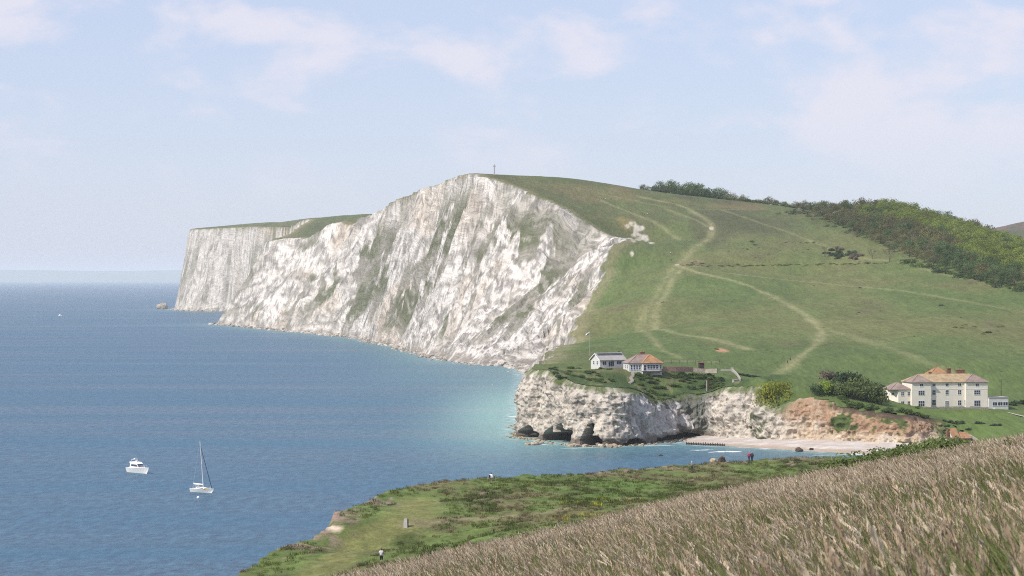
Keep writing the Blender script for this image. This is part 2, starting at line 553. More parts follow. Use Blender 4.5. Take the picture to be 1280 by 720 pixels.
# lip of the cliff, where the turf ends (photo pixel, distance or None = read off the land)
lip_px = [(668, 457.5, 905), (690, 449.5, 1000), (704, 443, 1180), (715, 436, 1290), (733, 414, 1430), (746, 399, 1500), (729, 387, 1525), (741, 357, 1590), (759, 340, 1640), (752, 331, 1650), (779, 315, 1690), (786, 300, 1715),
          (774, 291, 1725), (764, 282, 1735), (745, 272, 1745), (729, 266, 1755), (713, 258, 1768), (690, 252, 1780), (670, 246, 1795), (650, 236, 1830), (628, 228.5, 1850), (606, 221.7, 1872),
          (585, 222.5, 1930), (560, 227, 2040), (525, 238, 2180), (500, 249, 2290), (475, 266, 2450), (452, 282, 2560), (420, 290, 2700), (380, 300, 2830), (345, 304.5, 2900), (331, 305.5, 2950),
          (338, 302.5, 3040), (372, 296, 3160), (402, 286, 3480), (362, 284, 3820), (330, 284, 3960), (300, 284.5, 4060), (262, 286, 4160), (238, 287.5, 4225)]
lip3 = np.array([P(*q) for q in lip_px])
lip = np.vstack([lip3[:, :2], [[-590, 4440], [-410, 4820], [-90, 5200]]])
lip = catmull(lip, 40)
up_poly = np.vstack([rim3[:, :2], lip, [[3000, 6000], [3000, 700], [500, 700], [rim3[0, 0], 700]]])
Z0 = LAND(X, Y) + 0.5 * fbm(X / 30, Y / 30, 0, 3) + 0.16 * fbm(X / 6, Y / 6, 0, 2)
dl, SL, _ = poly_dist(X, Y, lip)
up = inside(X, Y, up_poly)
rag = 3.2 * fbm(SL / 14, 0.5, 3, 3) + 4.0 * ridge(SL / 34, 1.5, 0, 2) - 2.0
dl = np.where(up, -dl, dl) + rag * (1 - rimmed)   # >0: on the cliff side of the lip
far = sstep(2500, 4000, Y)
# coordinates on the cliff face: U along the coast, V up the face; both scaled so that crags keep their proportions on the face
midY = 0.5 * (line[1:, 1] + line[:-1, 1])
wU = np.interp(midY, [1250, 1600, 1800, 2300, 2950, 3050, 3900, 4080, 4300], [0.75, 0.52, 0.30, 0.21, 0.18, 0.25, 0.32, 0.6, 0.6])
cumU = np.concatenate([[0], np.cumsum(np.hypot(*np.diff(line[:, :2], axis=0).T) * wU)])
U = np.interp(S, seglen, cumU)
dcl = np.clip(D, 0, None)
span = np.maximum(dcl + np.clip(dl, 0, None), 12)
Lpx = np.interp(Y, [1300, 1480, 1700, 1900, 2300, 2900, 4200], [30, 70, 190, 240, 210, 150, 105])
V_ = dcl / span * Lpx
wob = 4 * vnoise(V_ / 70, U / 40, 3) + 1.5 * vnoise(V_ / 25, U / 15, 4)                 # gullies bend as they run down
Uw = U - np.interp(Y, [1400, 1640, 1850, 2050], [0.62, 0.58, 0.22, 0.0]) * V_ + wob
g0 = ridge(Uw / 75 + 2.7, V_ / 320, 4, 1)
g1 = ridge(Uw / 30, V_ / 240, 0, 2)
g2 = ridge(Uw / 13 + 5, V_ / 95, 1.5, 2)
g3 = ridge(Uw / 5.5 + 9, V_ / 34, 3.5, 2)
g4 = fbm(U / 3.2, V_ / 4.5, 0, 2)
Uf = U
blk = fbm(Uw / 9, V_ / 13, 7, 4)
led = ridge(V_ / 17 + 0.03 * Uw, Uw / 60, 9, 2)
win = np.clip(V_ / 14, 0, 1) * np.clip((Lpx - V_) / 9, 0, 1)
far = sstep(2500, 4000, Y)
shift = win * (13 * g0 + 15 * g1 + 9.0 * (1 - 0.7 * far) * g2 + 4.0 * (1 - 0.7 * far) * g3 + 2.0 * g4 + 6.0 * blk + 2.5 * led - 12.0) * (0.75 - 0.35 * far)
tq = np.clip((V_ + shift) / Lpx, 0, 1)
tq = np.where(dl <= 0, 1.0, tq) ** 1.1
toe = 1.1 * sstep(0, 4, D) + 0.5 * np.clip(g4, 0, 1)
C = np.where(D > 0, toe + (Z0 - toe) * tq, 0.35 * D)
C = np.where(rimmed | ((dl <= 0) & (D > 0)), Z0 + 0.0, C)
Z = np.minimum(Z0, C)
cut = np.where(dl > 0, 0.4 + (Z0 - C), -dl * 0.8 * -1)
cut = np.where(dl <= 0, dl, cut)
chalk = np.where(rimmed, 0, sstep(-1.2, 0.8, dl + 1.6 * fbm(X / 6, Y / 8, 3, 3)))

# ---- albedo
def mixc(a, b, t):
    return a * (1 - t[:, None]) + np.asarray(b)[None, :] * t[:, None]


big = fbm(X / 160, Y / 230, 2, 4); mid = fbm(X / 34, Y / 60, 5, 4); fine = fbm(X / 7, Y / 14, 8, 3)
col = np.tile(np.array([0.080, 0.113, 0.035]), (len(X), 1))
col = mixc(col, (0.115, 0.123, 0.045), sstep(-0.1, 0.6, big + 0.5 * mid))
col = mixc(col, (0.052, 0.078, 0.023), sstep(0.0, 0.6, -big + 0.6 * mid))
col = mixc(col, (0.105, 0.100, 0.046), 0.8 * sstep(0.2, 0.65, mid * 0.7 + fine * 0.5 + 0.25 * sstep(80, 130, Z)))
upper = sstep(70, 95, Z) * sstep(1500, 1600, Y)
col = mixc(col, (0.090, 0.098, 0.042), 0.5 * upper)
col = mixc(col, (0.064, 0.066, 0.034), 0.7 * upper * sstep(0.1, 0.55, fbm(X / 40, Y / 150, 11, 3)))
col = mixc(col, (0.155, 0.12, 0.06), 0.5 * upper * sstep(0.25, 0.6, fbm(X / 50, Y / 80, 21, 3)))
# lush mown grass of the hotel lawn and round the bungalows
lawn = sstep(1095, 1130, X / Y * F + 640) * sstep(850, 835, Y)
col = mixc(col, (0.085, 0.125, 0.032), 0.9 * lawn)
# scrub on the steep ground under the bungalows
pxv = X / Y * F + 640
scrub = sstep(np.where(pxv > 838, 876, 862), np.where(pxv > 838, 868, 852), Y) * sstep(1000, 960, pxv) * sstep(650, 690, pxv)
col = mixc(col, (0.045, 0.072, 0.022), scrub * sstep(-0.6, 0.0, fbm(X / 5, Y / 8, 4, 3)))
col = mixc(col, (0.16, 0.15, 0.075), scrub * 0.6 * sstep(0.25, 0.5, fbm(X / 4, Y / 9, 14, 3)))
# dark scrub strip along the field bank
# trodden paths
paths = [([(845, 331), (830, 350), (811, 380), (803, 400), (800, 415)], 2.6, 0.55),
         ([(850, 338), (836, 358), (823, 380), (818, 400), (826, 412), (860, 419), (900, 426), (935, 437)], 2.2, 0.75),
         ([(845, 331), (880, 343), (920, 352), (960, 368), (1000, 390), (1022, 408), (1028, 418), (1015, 435), (990, 455), (972, 467)], 2.4, 0.85),
         ([(905, 341), (960, 348), (1020, 353), (1100, 361), (1200, 376), (1290, 393)], 2.2, 0.6),
         ([(845, 331), (866, 312), (888, 296), (892, 286), (872, 268), (845, 255), (800, 246)], 3.4, 0.7),
         ([(750, 250), (800, 270), (830, 286), (850, 300)], 2.6, 0.6),
         ([(835, 262), (870, 275), (885, 284)], 2.4, 0.5),
         ([(1030, 412), (1080, 425), (1150, 450), (1220, 480)], 4.0, 0.45),
         ([(1150, 334), (1200, 347), (1290, 366)], 2.6, 0.6),
         ([(800, 415), (825, 435), (850, 447)], 1.8, 0.6),
         ([(900, 262), (940, 275), (1000, 296), (1050, 315), (1150, 333)], 2.2, 0.45),
         ([(720, 235), (790, 250), (850, 262), (930, 262)], 2.2, 0.35)]
wear = np.zeros(len(X))
for line_px, w, a in paths:
    pl = np.array([hit(px, py)[:2] for px, py in line_px])
    pl = catmull(pl, 25)
    sel = (Y > pl[:, 1].min() - 25) & (Y < pl[:, 1].max() + 25)
    dd, _, _ = poly_dist(X[sel], Y[sel], pl)
    wv = np.zeros(len(X))
    wv[sel] = a * np.exp(-(dd / (1.08 * w * (1 + 0.5 * vnoise(X[sel] / 20, Y[sel] / 30)))) ** 2)
    wear = np.maximum(wear, wv * (0.75 + 0.35 * fine))
col = mixc(col, (0.235, 0.225, 0.11), np.clip(1.0 * wear, 0, 1))
for (px, py, r, a, cc) in [(847, 330.5, 2.6, 1, (0.40, 0.34, 0.25)), (889, 286, 2.4, 0.9, (0.40, 0.35, 0.28)), (861, 328, 13, 0.5, (0.2, 0.16, 0.09)), (902, 438, 3.6, 1, (0.30, 0.17, 0.10)), (782, 278, 9, 0.6, (0.2, 0.16, 0.06)), (790, 318, 1.5, 0.7, (0.5, 0.46, 0.38))]:
    c = hit(px, py)
    q = ((X - c[0]) / r) ** 2 + ((Y - c[1]) / (3.2 * r)) ** 2
    col = mixc(col, cc, a * sstep(1.0, 0.3, q + 0.5 * fine))
scar = hit(798, 300)
q = ((X - scar[0]) / 13) ** 2 + ((Y - scar[1]) / 60) ** 2
scarm = 0.9 * sstep(1.0, 0.6, q + 1.1 * mid + 1.2 * fine) * (1 - chalk)
col = mixc(col, (0.42, 0.385, 0.33), scarm)
# soil lip along the cliff edge, then chalk
edge = np.exp(-((cut + 4) / 5) ** 2) * np.where(rimmed, 0, 1)
col = mixc(col, (0.22, 0.19, 0.11), 0.55 * edge)
ch = np.tile(np.array([0.52, 0.478, 0.425]), (len(X), 1))
ch = mixc(ch, (0.60, 0.56, 0.51), (1 - 0.7 * far) * sstep(0.05, 0.45, g2 * 0.6 + g1 * 0.4 + 0.3 * blk))
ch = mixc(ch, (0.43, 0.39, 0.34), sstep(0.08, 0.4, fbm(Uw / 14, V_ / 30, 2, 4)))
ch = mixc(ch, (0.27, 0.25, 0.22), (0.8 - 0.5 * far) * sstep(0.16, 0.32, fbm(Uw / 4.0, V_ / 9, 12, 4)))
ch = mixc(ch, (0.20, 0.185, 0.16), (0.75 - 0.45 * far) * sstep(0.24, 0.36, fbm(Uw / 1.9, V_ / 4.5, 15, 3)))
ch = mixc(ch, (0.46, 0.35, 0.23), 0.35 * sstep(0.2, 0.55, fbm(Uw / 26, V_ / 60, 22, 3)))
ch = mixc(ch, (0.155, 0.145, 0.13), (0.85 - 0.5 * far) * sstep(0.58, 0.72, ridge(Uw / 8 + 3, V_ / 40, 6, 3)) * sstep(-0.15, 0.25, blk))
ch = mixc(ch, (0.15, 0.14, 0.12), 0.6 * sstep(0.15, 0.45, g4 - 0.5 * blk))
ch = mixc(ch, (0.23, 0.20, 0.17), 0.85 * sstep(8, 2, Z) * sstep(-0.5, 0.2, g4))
vn = 0.95 * fbm(Uw / 17, V_ / 75, 31, 5) + 0.40 * fbm(Uw / 4.5, V_ / 15, 41, 4) - 0.26 * g1 - 0.20 * g2 - 0.08 * g3 - 0.10 * g0 + 0.21
rel = np.clip(V_ / Lpx, 0, 1)
veg = sstep(0.01, 0.07, vn) * sstep(6, 22, Z) * (1 - 0.75 * sstep(0.78, 0.95, rel))
veg = veg * (1 - 0.45 * far)
vtint = sstep(-0.1, 0.3, fbm(U / 20, V_ / 30, 51, 4))
ch = mixc(ch, (0.185, 0.172, 0.132), 0.84 * veg)
ch = mixc(ch, (0.088, 0.100, 0.045), 0.8 * veg * vtint)
ch = mixc(ch, (0.33, 0.305, 0.265), 0.7 * veg * sstep(0.12, 0.35, fbm(U / 4, V_ / 5, 61, 3)))
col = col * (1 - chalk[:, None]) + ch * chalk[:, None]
# heath-dark floor below the wood is set with the trees

V = np.stack([X, Y, Z], 1)
fc = grid_faces(*sh)
keepv = np.where(rimmed, D + 0.5 * vnoise(X / 1.2, Y / 2.5, 3) > 0.0, Z > -2.0)
okf = keepv[fc].all(1)
fc = fc[okf]
iscliff = chalk[fc].mean(1) > 0.5
parts = {}
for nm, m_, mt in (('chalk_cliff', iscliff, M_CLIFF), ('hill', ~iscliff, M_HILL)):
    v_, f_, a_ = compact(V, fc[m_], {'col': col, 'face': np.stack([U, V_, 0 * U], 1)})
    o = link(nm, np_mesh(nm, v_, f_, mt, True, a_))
    tag(o, {'chalk_cliff': 'long white chalk cliff falling to the sea with green gullies', 'hill': 'green grassy down with worn paths rising behind the bay'}[nm], kind='structure')

# ---- headland cliff: a near-vertical broken chalk face with caves at its foot
K = len(rim3)
rimz = LAND(rim3[:, 0], rim3[:, 1])
kn = np.column_stack([foot2, foot_z, rim3[:, :2], rimz])
fine_kn = catmull(kn, 0.36)
n_u, n_v = len(fine_kn), 120
t = np.linspace(0, 1, n_v)[None, :]
fx, fy, fz, rx, ry, rz = [fine_kn[:, i][:, None] for i in range(6)]
prof = t + 0.10 * np.sin(t * np.pi * 2) * 0.6
wx = fx + (rx - fx) * prof; wy = fy + (ry - fy) * prof; wz = fz + (rz - 0.12 - fz) * t
tx = np.gradient(fine_kn[:, 0]); ty = np.gradient(fine_kn[:, 1])
ker = np.ones(25) / 25
tx = np.convolve(np.pad(tx, 12, 'edge'), ker, 'valid'); ty = np.convolve(np.pad(ty, 12, 'edge'), ker, 'valid')
tl = np.hypot(tx, ty); nx, ny = (-ty / tl)[:, None], (tx / tl)[:, None]      # outward, to the sea (left of the walk)
fpx = fx / fy * F + 640 + 0 * t
hgt = wz + 0 * t
b1 = ridge(wx / 15, wy / 15, wz / 40, 2); b2 = fbm(wx / 6, wy / 6, wz / 4.5, 3); b3 = ridge(wx / 2.6, wy / 2.6, wz / 2.4, 2); b4 = vnoise(wx / 0.8, wy / 0.8, wz / 0.7)
led = vnoise(wx / 20, wy / 20, wz / 1.1)
mid_env = np.sin(np.clip(t, 0, 1) * np.pi) ** 0.45
vj = ridge(wx / 7 + 3, wy / 7, wz / 60, 2)
disp = mid_env * (2.2 * b1 + 2.6 * b2 + 1.0 * b3 + 0.25 * led + 1.1 * vj) + 0.34 * b4 * np.minimum(1, mid_env * 1.5)
disp = disp + 1.2 * sstep(5, 1, hgt) * (fpx < 890) * b2
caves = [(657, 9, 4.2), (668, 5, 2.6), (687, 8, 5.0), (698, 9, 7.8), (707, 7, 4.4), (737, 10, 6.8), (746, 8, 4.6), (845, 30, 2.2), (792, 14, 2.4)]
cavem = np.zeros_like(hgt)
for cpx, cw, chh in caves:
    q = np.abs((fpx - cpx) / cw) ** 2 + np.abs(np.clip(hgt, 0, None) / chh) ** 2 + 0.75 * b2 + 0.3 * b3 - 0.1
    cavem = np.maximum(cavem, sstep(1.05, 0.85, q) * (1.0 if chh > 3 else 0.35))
disp = disp - 16 * cavem
wx = wx + nx * disp; wy = wy + ny * disp
wz = wz + 0.35 * b3 * mid_env
# the last rows turn over the rim and run in under the turf
over = 6
for k in range(over):
    j = n_v - over + k
    q = (k + 1) / over
    ax, ay = fine_kn[:, 3] - nx[:, 0] * 3.0 * q, fine_kn[:, 4] - ny[:, 0] * 3.0 * q
    wx[:, j] = ax; wy[:, j] = ay; wz[:, j] = LAND(ax, ay) - 0.05 - 0.12 * q
Pw = np.stack([wx + 0 * t, wy + 0 * t, wz + 0 * t], 2).reshape(-1, 3)
fpx_, h_ = fpx.ravel(), hgt.ravel(); t_ = (t + 0 * wx).ravel()
Xw, Yw, Zw = Pw.T
cw_ = np.tile(np.array([0.45, 0.40, 0.335]), (len(Pw), 1))
n_a = fbm(Xw / 4, Yw / 4, Zw / 4, 4); n_b = fbm(Xw / 1.1, Yw / 1.1, Zw / 1.1, 3); n_c = fbm(Xw / 9, Yw / 9, Zw / 9, 3)
cw_ = mixc(cw_, (0.30, 0.27, 0.235), sstep(0.0, 0.45, n_a))
cw_ = mixc(cw_, (0.52, 0.475, 0.41), sstep(0.1, 0.6, -n_a + 0.4 * n_b))
cw_ = mixc(cw_, (0.17, 0.15, 0.12), sstep(0.2, 0.42, n_b + 0.25 * n_a))
grey = sstep(765, 800, fpx_) * sstep(905, 870, fpx_)
cw_ = mixc(cw_, (0.42, 0.42, 0.42), 0.6 * grey)
cw_ = mixc(cw_, (0.10, 0.105, 0.085), grey * sstep(0.05, 0.3, n_c + 0.5 * n_a + 0.35 * sstep(838, 870, fpx_)))
cw_ = mixc(cw_, (0.06, 0.075, 0.035), sstep(0.25, 0.45, n_c + 0.4 * n_b) * sstep(700, 780, fpx_) * sstep(1010, 960, fpx_))
crk = ridge(Xw / 3.2 + 2, Yw / 3.2, Zw / 6, 3)
cw_ = mixc(cw_, (0.16, 0.14, 0.115), 0.75 * sstep(0.52, 0.8, crk) * sstep(-0.3, 0.3, n_c + 0.3))
base = sstep(3.4, 1.6, h_ + 1.3 * n_a) * (fpx_ < 892)
cw_ = mixc(cw_, (0.115, 0.095, 0.075), 0.9 * base)
org = sstep(965, 1003, fpx_ + 18 * n_c + 10 * n_a)
top_w = sstep(0.24, 0.52, t_ + 0.28 * n_c - 0.10)
cw_ = mixc(cw_, (0.42, 0.31, 0.205), 0.8 * org)
cw_ = mixc(cw_, (0.29, 0.185, 0.115), org * top_w * sstep(-0.5, 0.2, n_a + 0.3 + 0.3 * n_b))
cw_ = mixc(cw_, (0.38, 0.28, 0.185), org * top_w * sstep(0.1, 0.5, -n_a))
cw_ = mixc(cw_, (0.16, 0.12, 0.05), org * sstep(0.2, 0.42, n_b * 0.6 + n_c))
cw_ = mixc(cw_, (0.50, 0.42, 0.33), org * (1 - top_w) * sstep(-0.2, 0.3, n_a))
cw_ = mixc(cw_, (0.07, 0.095, 0.03), sstep(0.12, 0.35, n_c + 0.3 * n_b - 0.05) * org)
cw_ = mixc(cw_, (0.07, 0.05, 0.035), org * sstep(0.90, 0.97, t_ + 0.03 * n_b) * sstep(1035, 1045, fpx_))
cw_ = mixc(cw_, (0.075, 0.1, 0.03), sstep(0.86, 0.99, t_ + 0.09 * n_a + 0.05 * n_b) * (1 - org))
cw_ = mixc(cw_, (0.03, 0.026, 0.022), np.clip(cavem.ravel(), 0, 1) * 0.85)  # cave shade painted into the albedo, on top of the dark wet rock
endg = sstep(1158, 1180, fpx_ + 8 * n_a)
cw_ = mixc(cw_, (0.075, 0.11, 0.035), endg)
wf = grid_faces(n_u, n_v)
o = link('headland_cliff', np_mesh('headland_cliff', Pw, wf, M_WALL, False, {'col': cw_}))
tag(o, 'rough cream and orange rock face of the low headland with caves at the waterline', kind='structure')

# ---- shingle beach
bl = [(855, 552.5), (868, 555), (885, 556.5), (905, 557.5), (940, 559.5), (985, 562), (1010, 563.5), (1050, 566), (1100, 568), (1150, 570), (1215, 573)]
wl = np.array([FT(a, b) for a, b in bl])
wl = catmull(wl, 1.0)
nb_v = 40
tt = np.linspace(-0.15, 1.25, nb_v)
bx, by, bz = [], [], []
back = np.interp(wl[:, 0], foot2[::-1, 0][5:], foot2[::-1, 1][5:]) if False else None
fr = foot2[:27]; order = np.argsort(fr[:, 0])
backY = np.interp(wl[:, 0], fr[order, 0], fr[order, 1])
Bx = wl[:, 0][:, None] + 0 * tt
By = wl[:, 1][:, None] + (backY - wl[:, 1])[:, None] * tt[None, :]
Bz = 2.6 * np.sign(tt) * np.abs(tt) ** 0.85 * np.ones_like(Bx)
Bz = Bz * np.clip((wl[:, 0] - wl[0, 0]) / 30, 0.12, 1)[:, None]
Bz += 0.16 * fbm(Bx / 3, By / 3, 0, 3) + 0.2 * sstep(0.4, 0.5, tt) * vnoise(Bx / 9, By / 30)
bc = np.tile(np.array([0.40, 0.35, 0.31]), (Bx.size, 1))
n_d = fbm(Bx.ravel() / 5, By.ravel() / 2.5, 1, 4)
bc = mixc(bc, (0.47, 0.43, 0.39), sstep(-0.1, 0.4, n_d))
tv = np.tile(tt, len(wl))
bc = mixc(bc, (0.33, 0.26, 0.2), sstep(0.34, 0.1, tv + 0.1 * n_d))
bc = mixc(bc, (0.36, 0.31, 0.28), 0.7 * np.exp(-((tv - 0.55 - 0.06 * n_d) / 0.05) ** 2))
o = link('beach', np_mesh('beach', np.stack([Bx.ravel(), By.ravel(), Bz.ravel()], 1), grid_faces(len(wl), nb_v), M_SHINGLE, True, {'col': bc}))
tag(o, 'pale pink shingle beach in the cove below the orange cliff', kind='structure')

# ---- far heath hill and the hazy coast across the bay
def ridge_mesh(name, profile, Yc, depth, mat, colfn, nx_=160, ny_=24, rough=6):
    """profile: (px, py) skyline at distance Yc; falls away to both sides"""
    a = np.array(profile, float)
    xs = np.linspace(a[0, 0], a[-1, 0], nx_)
    top = EYE - (np.interp(xs, a[:, 0], a[:, 1]) - HOR) / F * Yc
    u = np.linspace(-1, 1, ny_)
    gx = ((xs - 640) / F * Yc)[None, :] + 0 * u[:, None]
    gy = Yc + u[:, None] * depth + 0 * gx
    gz = -5 + (top[None, :] + 5) * np.cos(u[:, None] * np.pi / 2) ** 0.8
    gz = gz + rough * fbm(gx / 90, gy / 90, 0, 4) * np.cos(u[:, None] * np.pi / 2)
    v = np.stack([gx.ravel(), gy.ravel(), gz.ravel()], 1)
    o = link(name, np_mesh(name, v, grid_faces(ny_, nx_), mat, True, {'col': colfn(v)}))
    return o


def heath_col(v):
    n = fbm(v[:, 0] / 60, v[:, 1] / 60, v[:, 2] / 30, 4)
    c = np.tile(np.array([0.085, 0.075, 0.055]), (len(v), 1))
    c = mixc(c, (0.13, 0.085, 0.07), sstep(0, 0.4, n)); c = mixc(c, (0.055, 0.07, 0.03), sstep(0, 0.4, -n))
    return mixc(c, (0.3, 0.27, 0.22), sstep(0.45, 0.6, n))


o = ridge_mesh('distant_hill', [(1190, 330), (1225, 292), (1240, 286), (1260, 280), (1275, 277.5), (1300, 275), (1380, 279), (1500, 330)], 3400, 500, M_HILL, heath_col)
tag(o, 'dark purple heath hill beyond the wood', kind='structure')
o = ridge_mesh('far_coast', [(-900, 342), (-300, 339), (-60, 337), (60, 337.5), (120, 339), (190, 338), (300, 338), (500, 342), (900, 346), (1500, 340), (2200, 342)], 44000, 1600, M_HILL,
               lambda v: np.tile(np.array([0.10, 0.13, 0.07]), (len(v), 1)), 200, 16, 12)
tag(o, 'pale blue strip of coast across the bay on the horizon', kind='structure')

# ================================================================== THE SEA
spx = np.concatenate([[-9000, -4500, -2400, -1400, -800], np.arange(-450, -20, 20), np.arange(-20, 600, 4), np.arange(600, 1230, 2.5), np.arange(1230, 1700, 30), [2000, 3200, 6000, 9000]])
sY = np.concatenate([[40, 120, 200, 300, 400, 470], np.arange(520, 1000, 3.5), np.arange(1000, 1700, 9), np.geomspace(1700, 9000, 60), np.geomspace(9600, 60000, 16)])
sX = (spx[None, :] - 640) / F * sY[:, None]; sYY = sY[:, None] + 0 * sX
sx, sy = sX.ravel(), sYY.ravel()
shore = np.vstack([wl[::-1], foot2[18:], cs[:, :2]])
sd, _, _ = poly_dist(sx, sy, shore[::2])
n1 = fbm(sx / 260, sy / 420, 3, 3)
near = np.exp(-np.clip(sd, 0, None) / 26) * 0.5 + 0.06 * np.exp(-np.clip(sd, 0, None) / 90)
milky = np.exp(-(((sx - (-2)) / 28) ** 2 + ((sy - 980) / 230) ** 2)) * sstep(-60, 5, sx + 22 * n1 + 25)
milky += 0.3 * np.exp(-(((sx + 55) / 45) ** 2 + ((sy - 1480) / 260) ** 2))
turq = np.clip(near + 0.80 * milky * (0.85 + 0.5 * n1), 0, 1)
M_SEA, t_, b_ = new_mat('sea_water')
at = N(t_, 'ShaderNodeAttribute', attribute_name='turq'); ash = N(t_, 'ShaderNodeAttribute', attribute_name='shore')
pn = pos_node(t_)
def tn(scale, stretch, detail=3.0, rough=0.55):
    mp = N(t_, 'ShaderNodeMapping'); mp.inputs['Scale'].default_value = stretch
    LK(t_, pn, mp.inputs['Vector'])
    n = N(t_, 'ShaderNodeTexNoise', i_Scale=scale, i_Detail=detail, i_Roughness=rough)
    LK(t_, mp.outputs['Vector'], n.inputs['Vector'])
    return n.outputs['Fac']
def mrange(v, a, b, c, d_):
    m = N(t_, 'ShaderNodeMapRange'); m.inputs['From Min'].default_value = a; m.inputs['From Max'].default_value = b
    m.inputs['To Min'].default_value = c; m.inputs['To Max'].default_value = d_
    LK(t_, v, m.inputs['Value']); return m.outputs[0]
def mixn(fac, c1, c2):
    m = N(t_, 'ShaderNodeMixRGB')
    for s, v in ((m.inputs['Fac'], fac), (m.inputs['Color1'], c1), (m.inputs['Color2'], c2)):
        if isinstance(v, (tuple, float)): s.default_value = v
        else: LK(t_, v, s)
    return m.outputs['Color']
streak = tn(0.012, (0.25, 1.6, 1), 4.0)             # wind lanes lying across the view
cat = tn(0.46, (0.8, 0.24, 1), 5.0, 0.72)            # ripples
deep = mixn(mrange(streak, 0.35, 0.65, 0, 1), (0.009, 0.048, 0.094, 1), (0.024, 0.088, 0.150, 1))
deep = mixn(mrange(cat, 0.42, 0.66, 0, 0.8), deep, (0.040, 0.125, 0.19, 1))
wat = mixn(at.outputs['Fac'], deep, (0.17, 0.31, 0.29, 1))
# foam against the rocks
fo = tn(0.35, (0.5, 1.3, 1), 5.0, 0.7)
fm = N(t_, 'ShaderNodeMath', operation='MULTIPLY')
LK(t_, mrange(ash.outputs['Fac'], 1.0, 9.0, 1.0, 0.0), fm.inputs[0]); LK(t_, mrange(fo, 0.50, 0.62, 0.0, 1.0), fm.inputs[1])
wat = mixn(fm.outputs[0], wat, (0.72, 0.74, 0.72, 1))
LK(t_, wat, b_.inputs['Base Color'])
b_.inputs['IOR'].default_value = 1.33
b_.inputs['Specular IOR Level'].default_value = 0.32
LK(t_, mrange(streak, 0.35, 0.65, 0.30, 0.42), b_.inputs['Roughness'])
h1 = tn(0.22, (1, 0.8, 1), 6.0, 0.62)
bp = N(t_, 'ShaderNodeBump'); bp.inputs['Strength'].default_value = 1.0; bp.inputs['Distance'].default_value = 1.1
LK(t_, h1, bp.inputs['Height']); LK(t_, bp.outputs[0], b_.inputs['Normal'])
o = link('sea', np_mesh('sea', np.stack([sx, sy, 0 * sx], 1), grid_faces(*sX.shape), M_SEA, True, {'turq': turq, 'shore': sd}))
tag(o, 'blue sea turning milky turquoise under the cliffs', kind='structure')

# breaking wavelets off the beach and the headland
M_FOAM = mat_plain('foam', (0.62, 0.64, 0.63), 0.9, 0.1, 0.8)
def wave(px0, px1, py, amp, name='breaking_wave'):
    n = 40; xs = np.linspace(px0, px1, n); rows = []
    for i, px in enumerate(xs):
        e = math.sin(math.pi * i / (n - 1)) ** 0.6
        x, y = FT(px, py + 0.35 * float(vnoise(px / 9.0, py, 5)) - 1.0 * (i / n))
        w = max(0.05, 1.6 * e * (0.35 + 0.9 * float(vnoise(px / 4.0, py, 1)))) * amp
        rows.append([(x, y - w, -0.05), (x, y - 0.3 * w, 0.22 * e * amp), (x, y + 0.4 * w, 0.16 * e * amp), (x, y + w * 1.6, -0.05)])
    v = np.array(rows).reshape(-1, 3)
    return v, grid_faces(n, 4)
for k, wv_ in enumerate([((885, 928, 565.5, 1.5), (862, 892, 563, 0.7)), ((640, 655, 540, 0.9), (633, 650, 521, 0.8), (640, 654, 513, 0.6)), ((1015, 1110, 569, 0.5),), ((700, 748, 560.5, 0.4), (668, 690, 556, 0.35), (800, 845, 557.5, 0.4))]):
    vs, fs, b0 = [], [], 0
    for a in wv_:
        v, f = wave(*a); vs.append(v); fs.append(f + b0); b0 += len(v)
    o = link('foam', np_mesh('foam', np.vstack(vs), np.vstack(fs), M_FOAM))
    tag(o, ['white wavelet breaking off the shingle beach', 'white foam streaks left of the headland point', 'thin white swash along the beach edge', 'white foam along the headland foot'][k], kind='stuff')

# ================================================================== THE NEAR CLIFF TOP
edge_px = [(262, 735, 255), (291, 722, 262), (330, 692, 277), (372, 671, 290), (408, 657, 298), (413, 642, 314), (444, 629, 326), (480, 616.5, 340), (520, 607, 352), (545, 601, 362),
           (580, 599, 366), (625, 596.5, 370), (700, 592, 378), (760, 588.5, 386), (840, 582, 396), (900, 577.5, 405), (980, 574, 412), (1060, 572, 418), (1150, 570, 420), (1300, 566, 425)]
edge3 = np.array([P(*q) for q in edge_px])
mids = [P(*q) for q in [(476, 702, 286), (613, 606, 352), (506, 659, 302), (440, 690, 280), (520, 632, 325), (640, 640, 312), (700, 618, 338), (800, 612, 345), (900, 600, 368), (560, 692, 262), (700, 662, 272),
                        (820, 640, 295), (950, 590, 385), (1050, 584, 392), (600, 672, 280), (460, 640, 308), (560, 620, 338), (620, 715, 240), (760, 690, 240), (938, 578, 402)]]
MID = Field([tuple(p) for p in edge3] + [tuple(p) for p in mids] + [(-40, 230, 19), (-70, 150, 12), (60, 230, 33), (140, 300, 36), (160, 420, 30), (100, 200, 36)], 12.0)


def fore_plane(x, y):
    yd = 92 + 58 * sstep(2, 22, x)
    return 58.28 + 0.185 * x - 0.1045 * y + 0.55 * np.exp(-((x - 3.2) / 3.2) ** 2 - ((y - 9) / 9) ** 2) - 0.0045 * np.clip(y - yd, 0, None) ** 2 - 0.0006 * np.clip(-x - 4, 0, None) ** 2 - 0.036 * np.clip(6 - x, 0, 20)


def near_z(x, y, detail=True):
    x = np.asarray(x, float); y = np.asarray(y, float)
    a = fore_plane(x, y); b = MID(x, y)
    b = np.minimum(b, 40)
    k = 2.5
    z = np.where(y < 60, a, np.log(np.exp(np.clip((a - b) / k, -50, 50)) + 1) * k + b)
    if detail:
        f = sstep(100, 200, y)
        z = z + f * (0.55 * fbm(x / 7, y / 9, 1, 3) + 0.35 * np.clip(fbm(x / 2.2, y / 3.0, 4, 2), -0.2, 1))
    return z


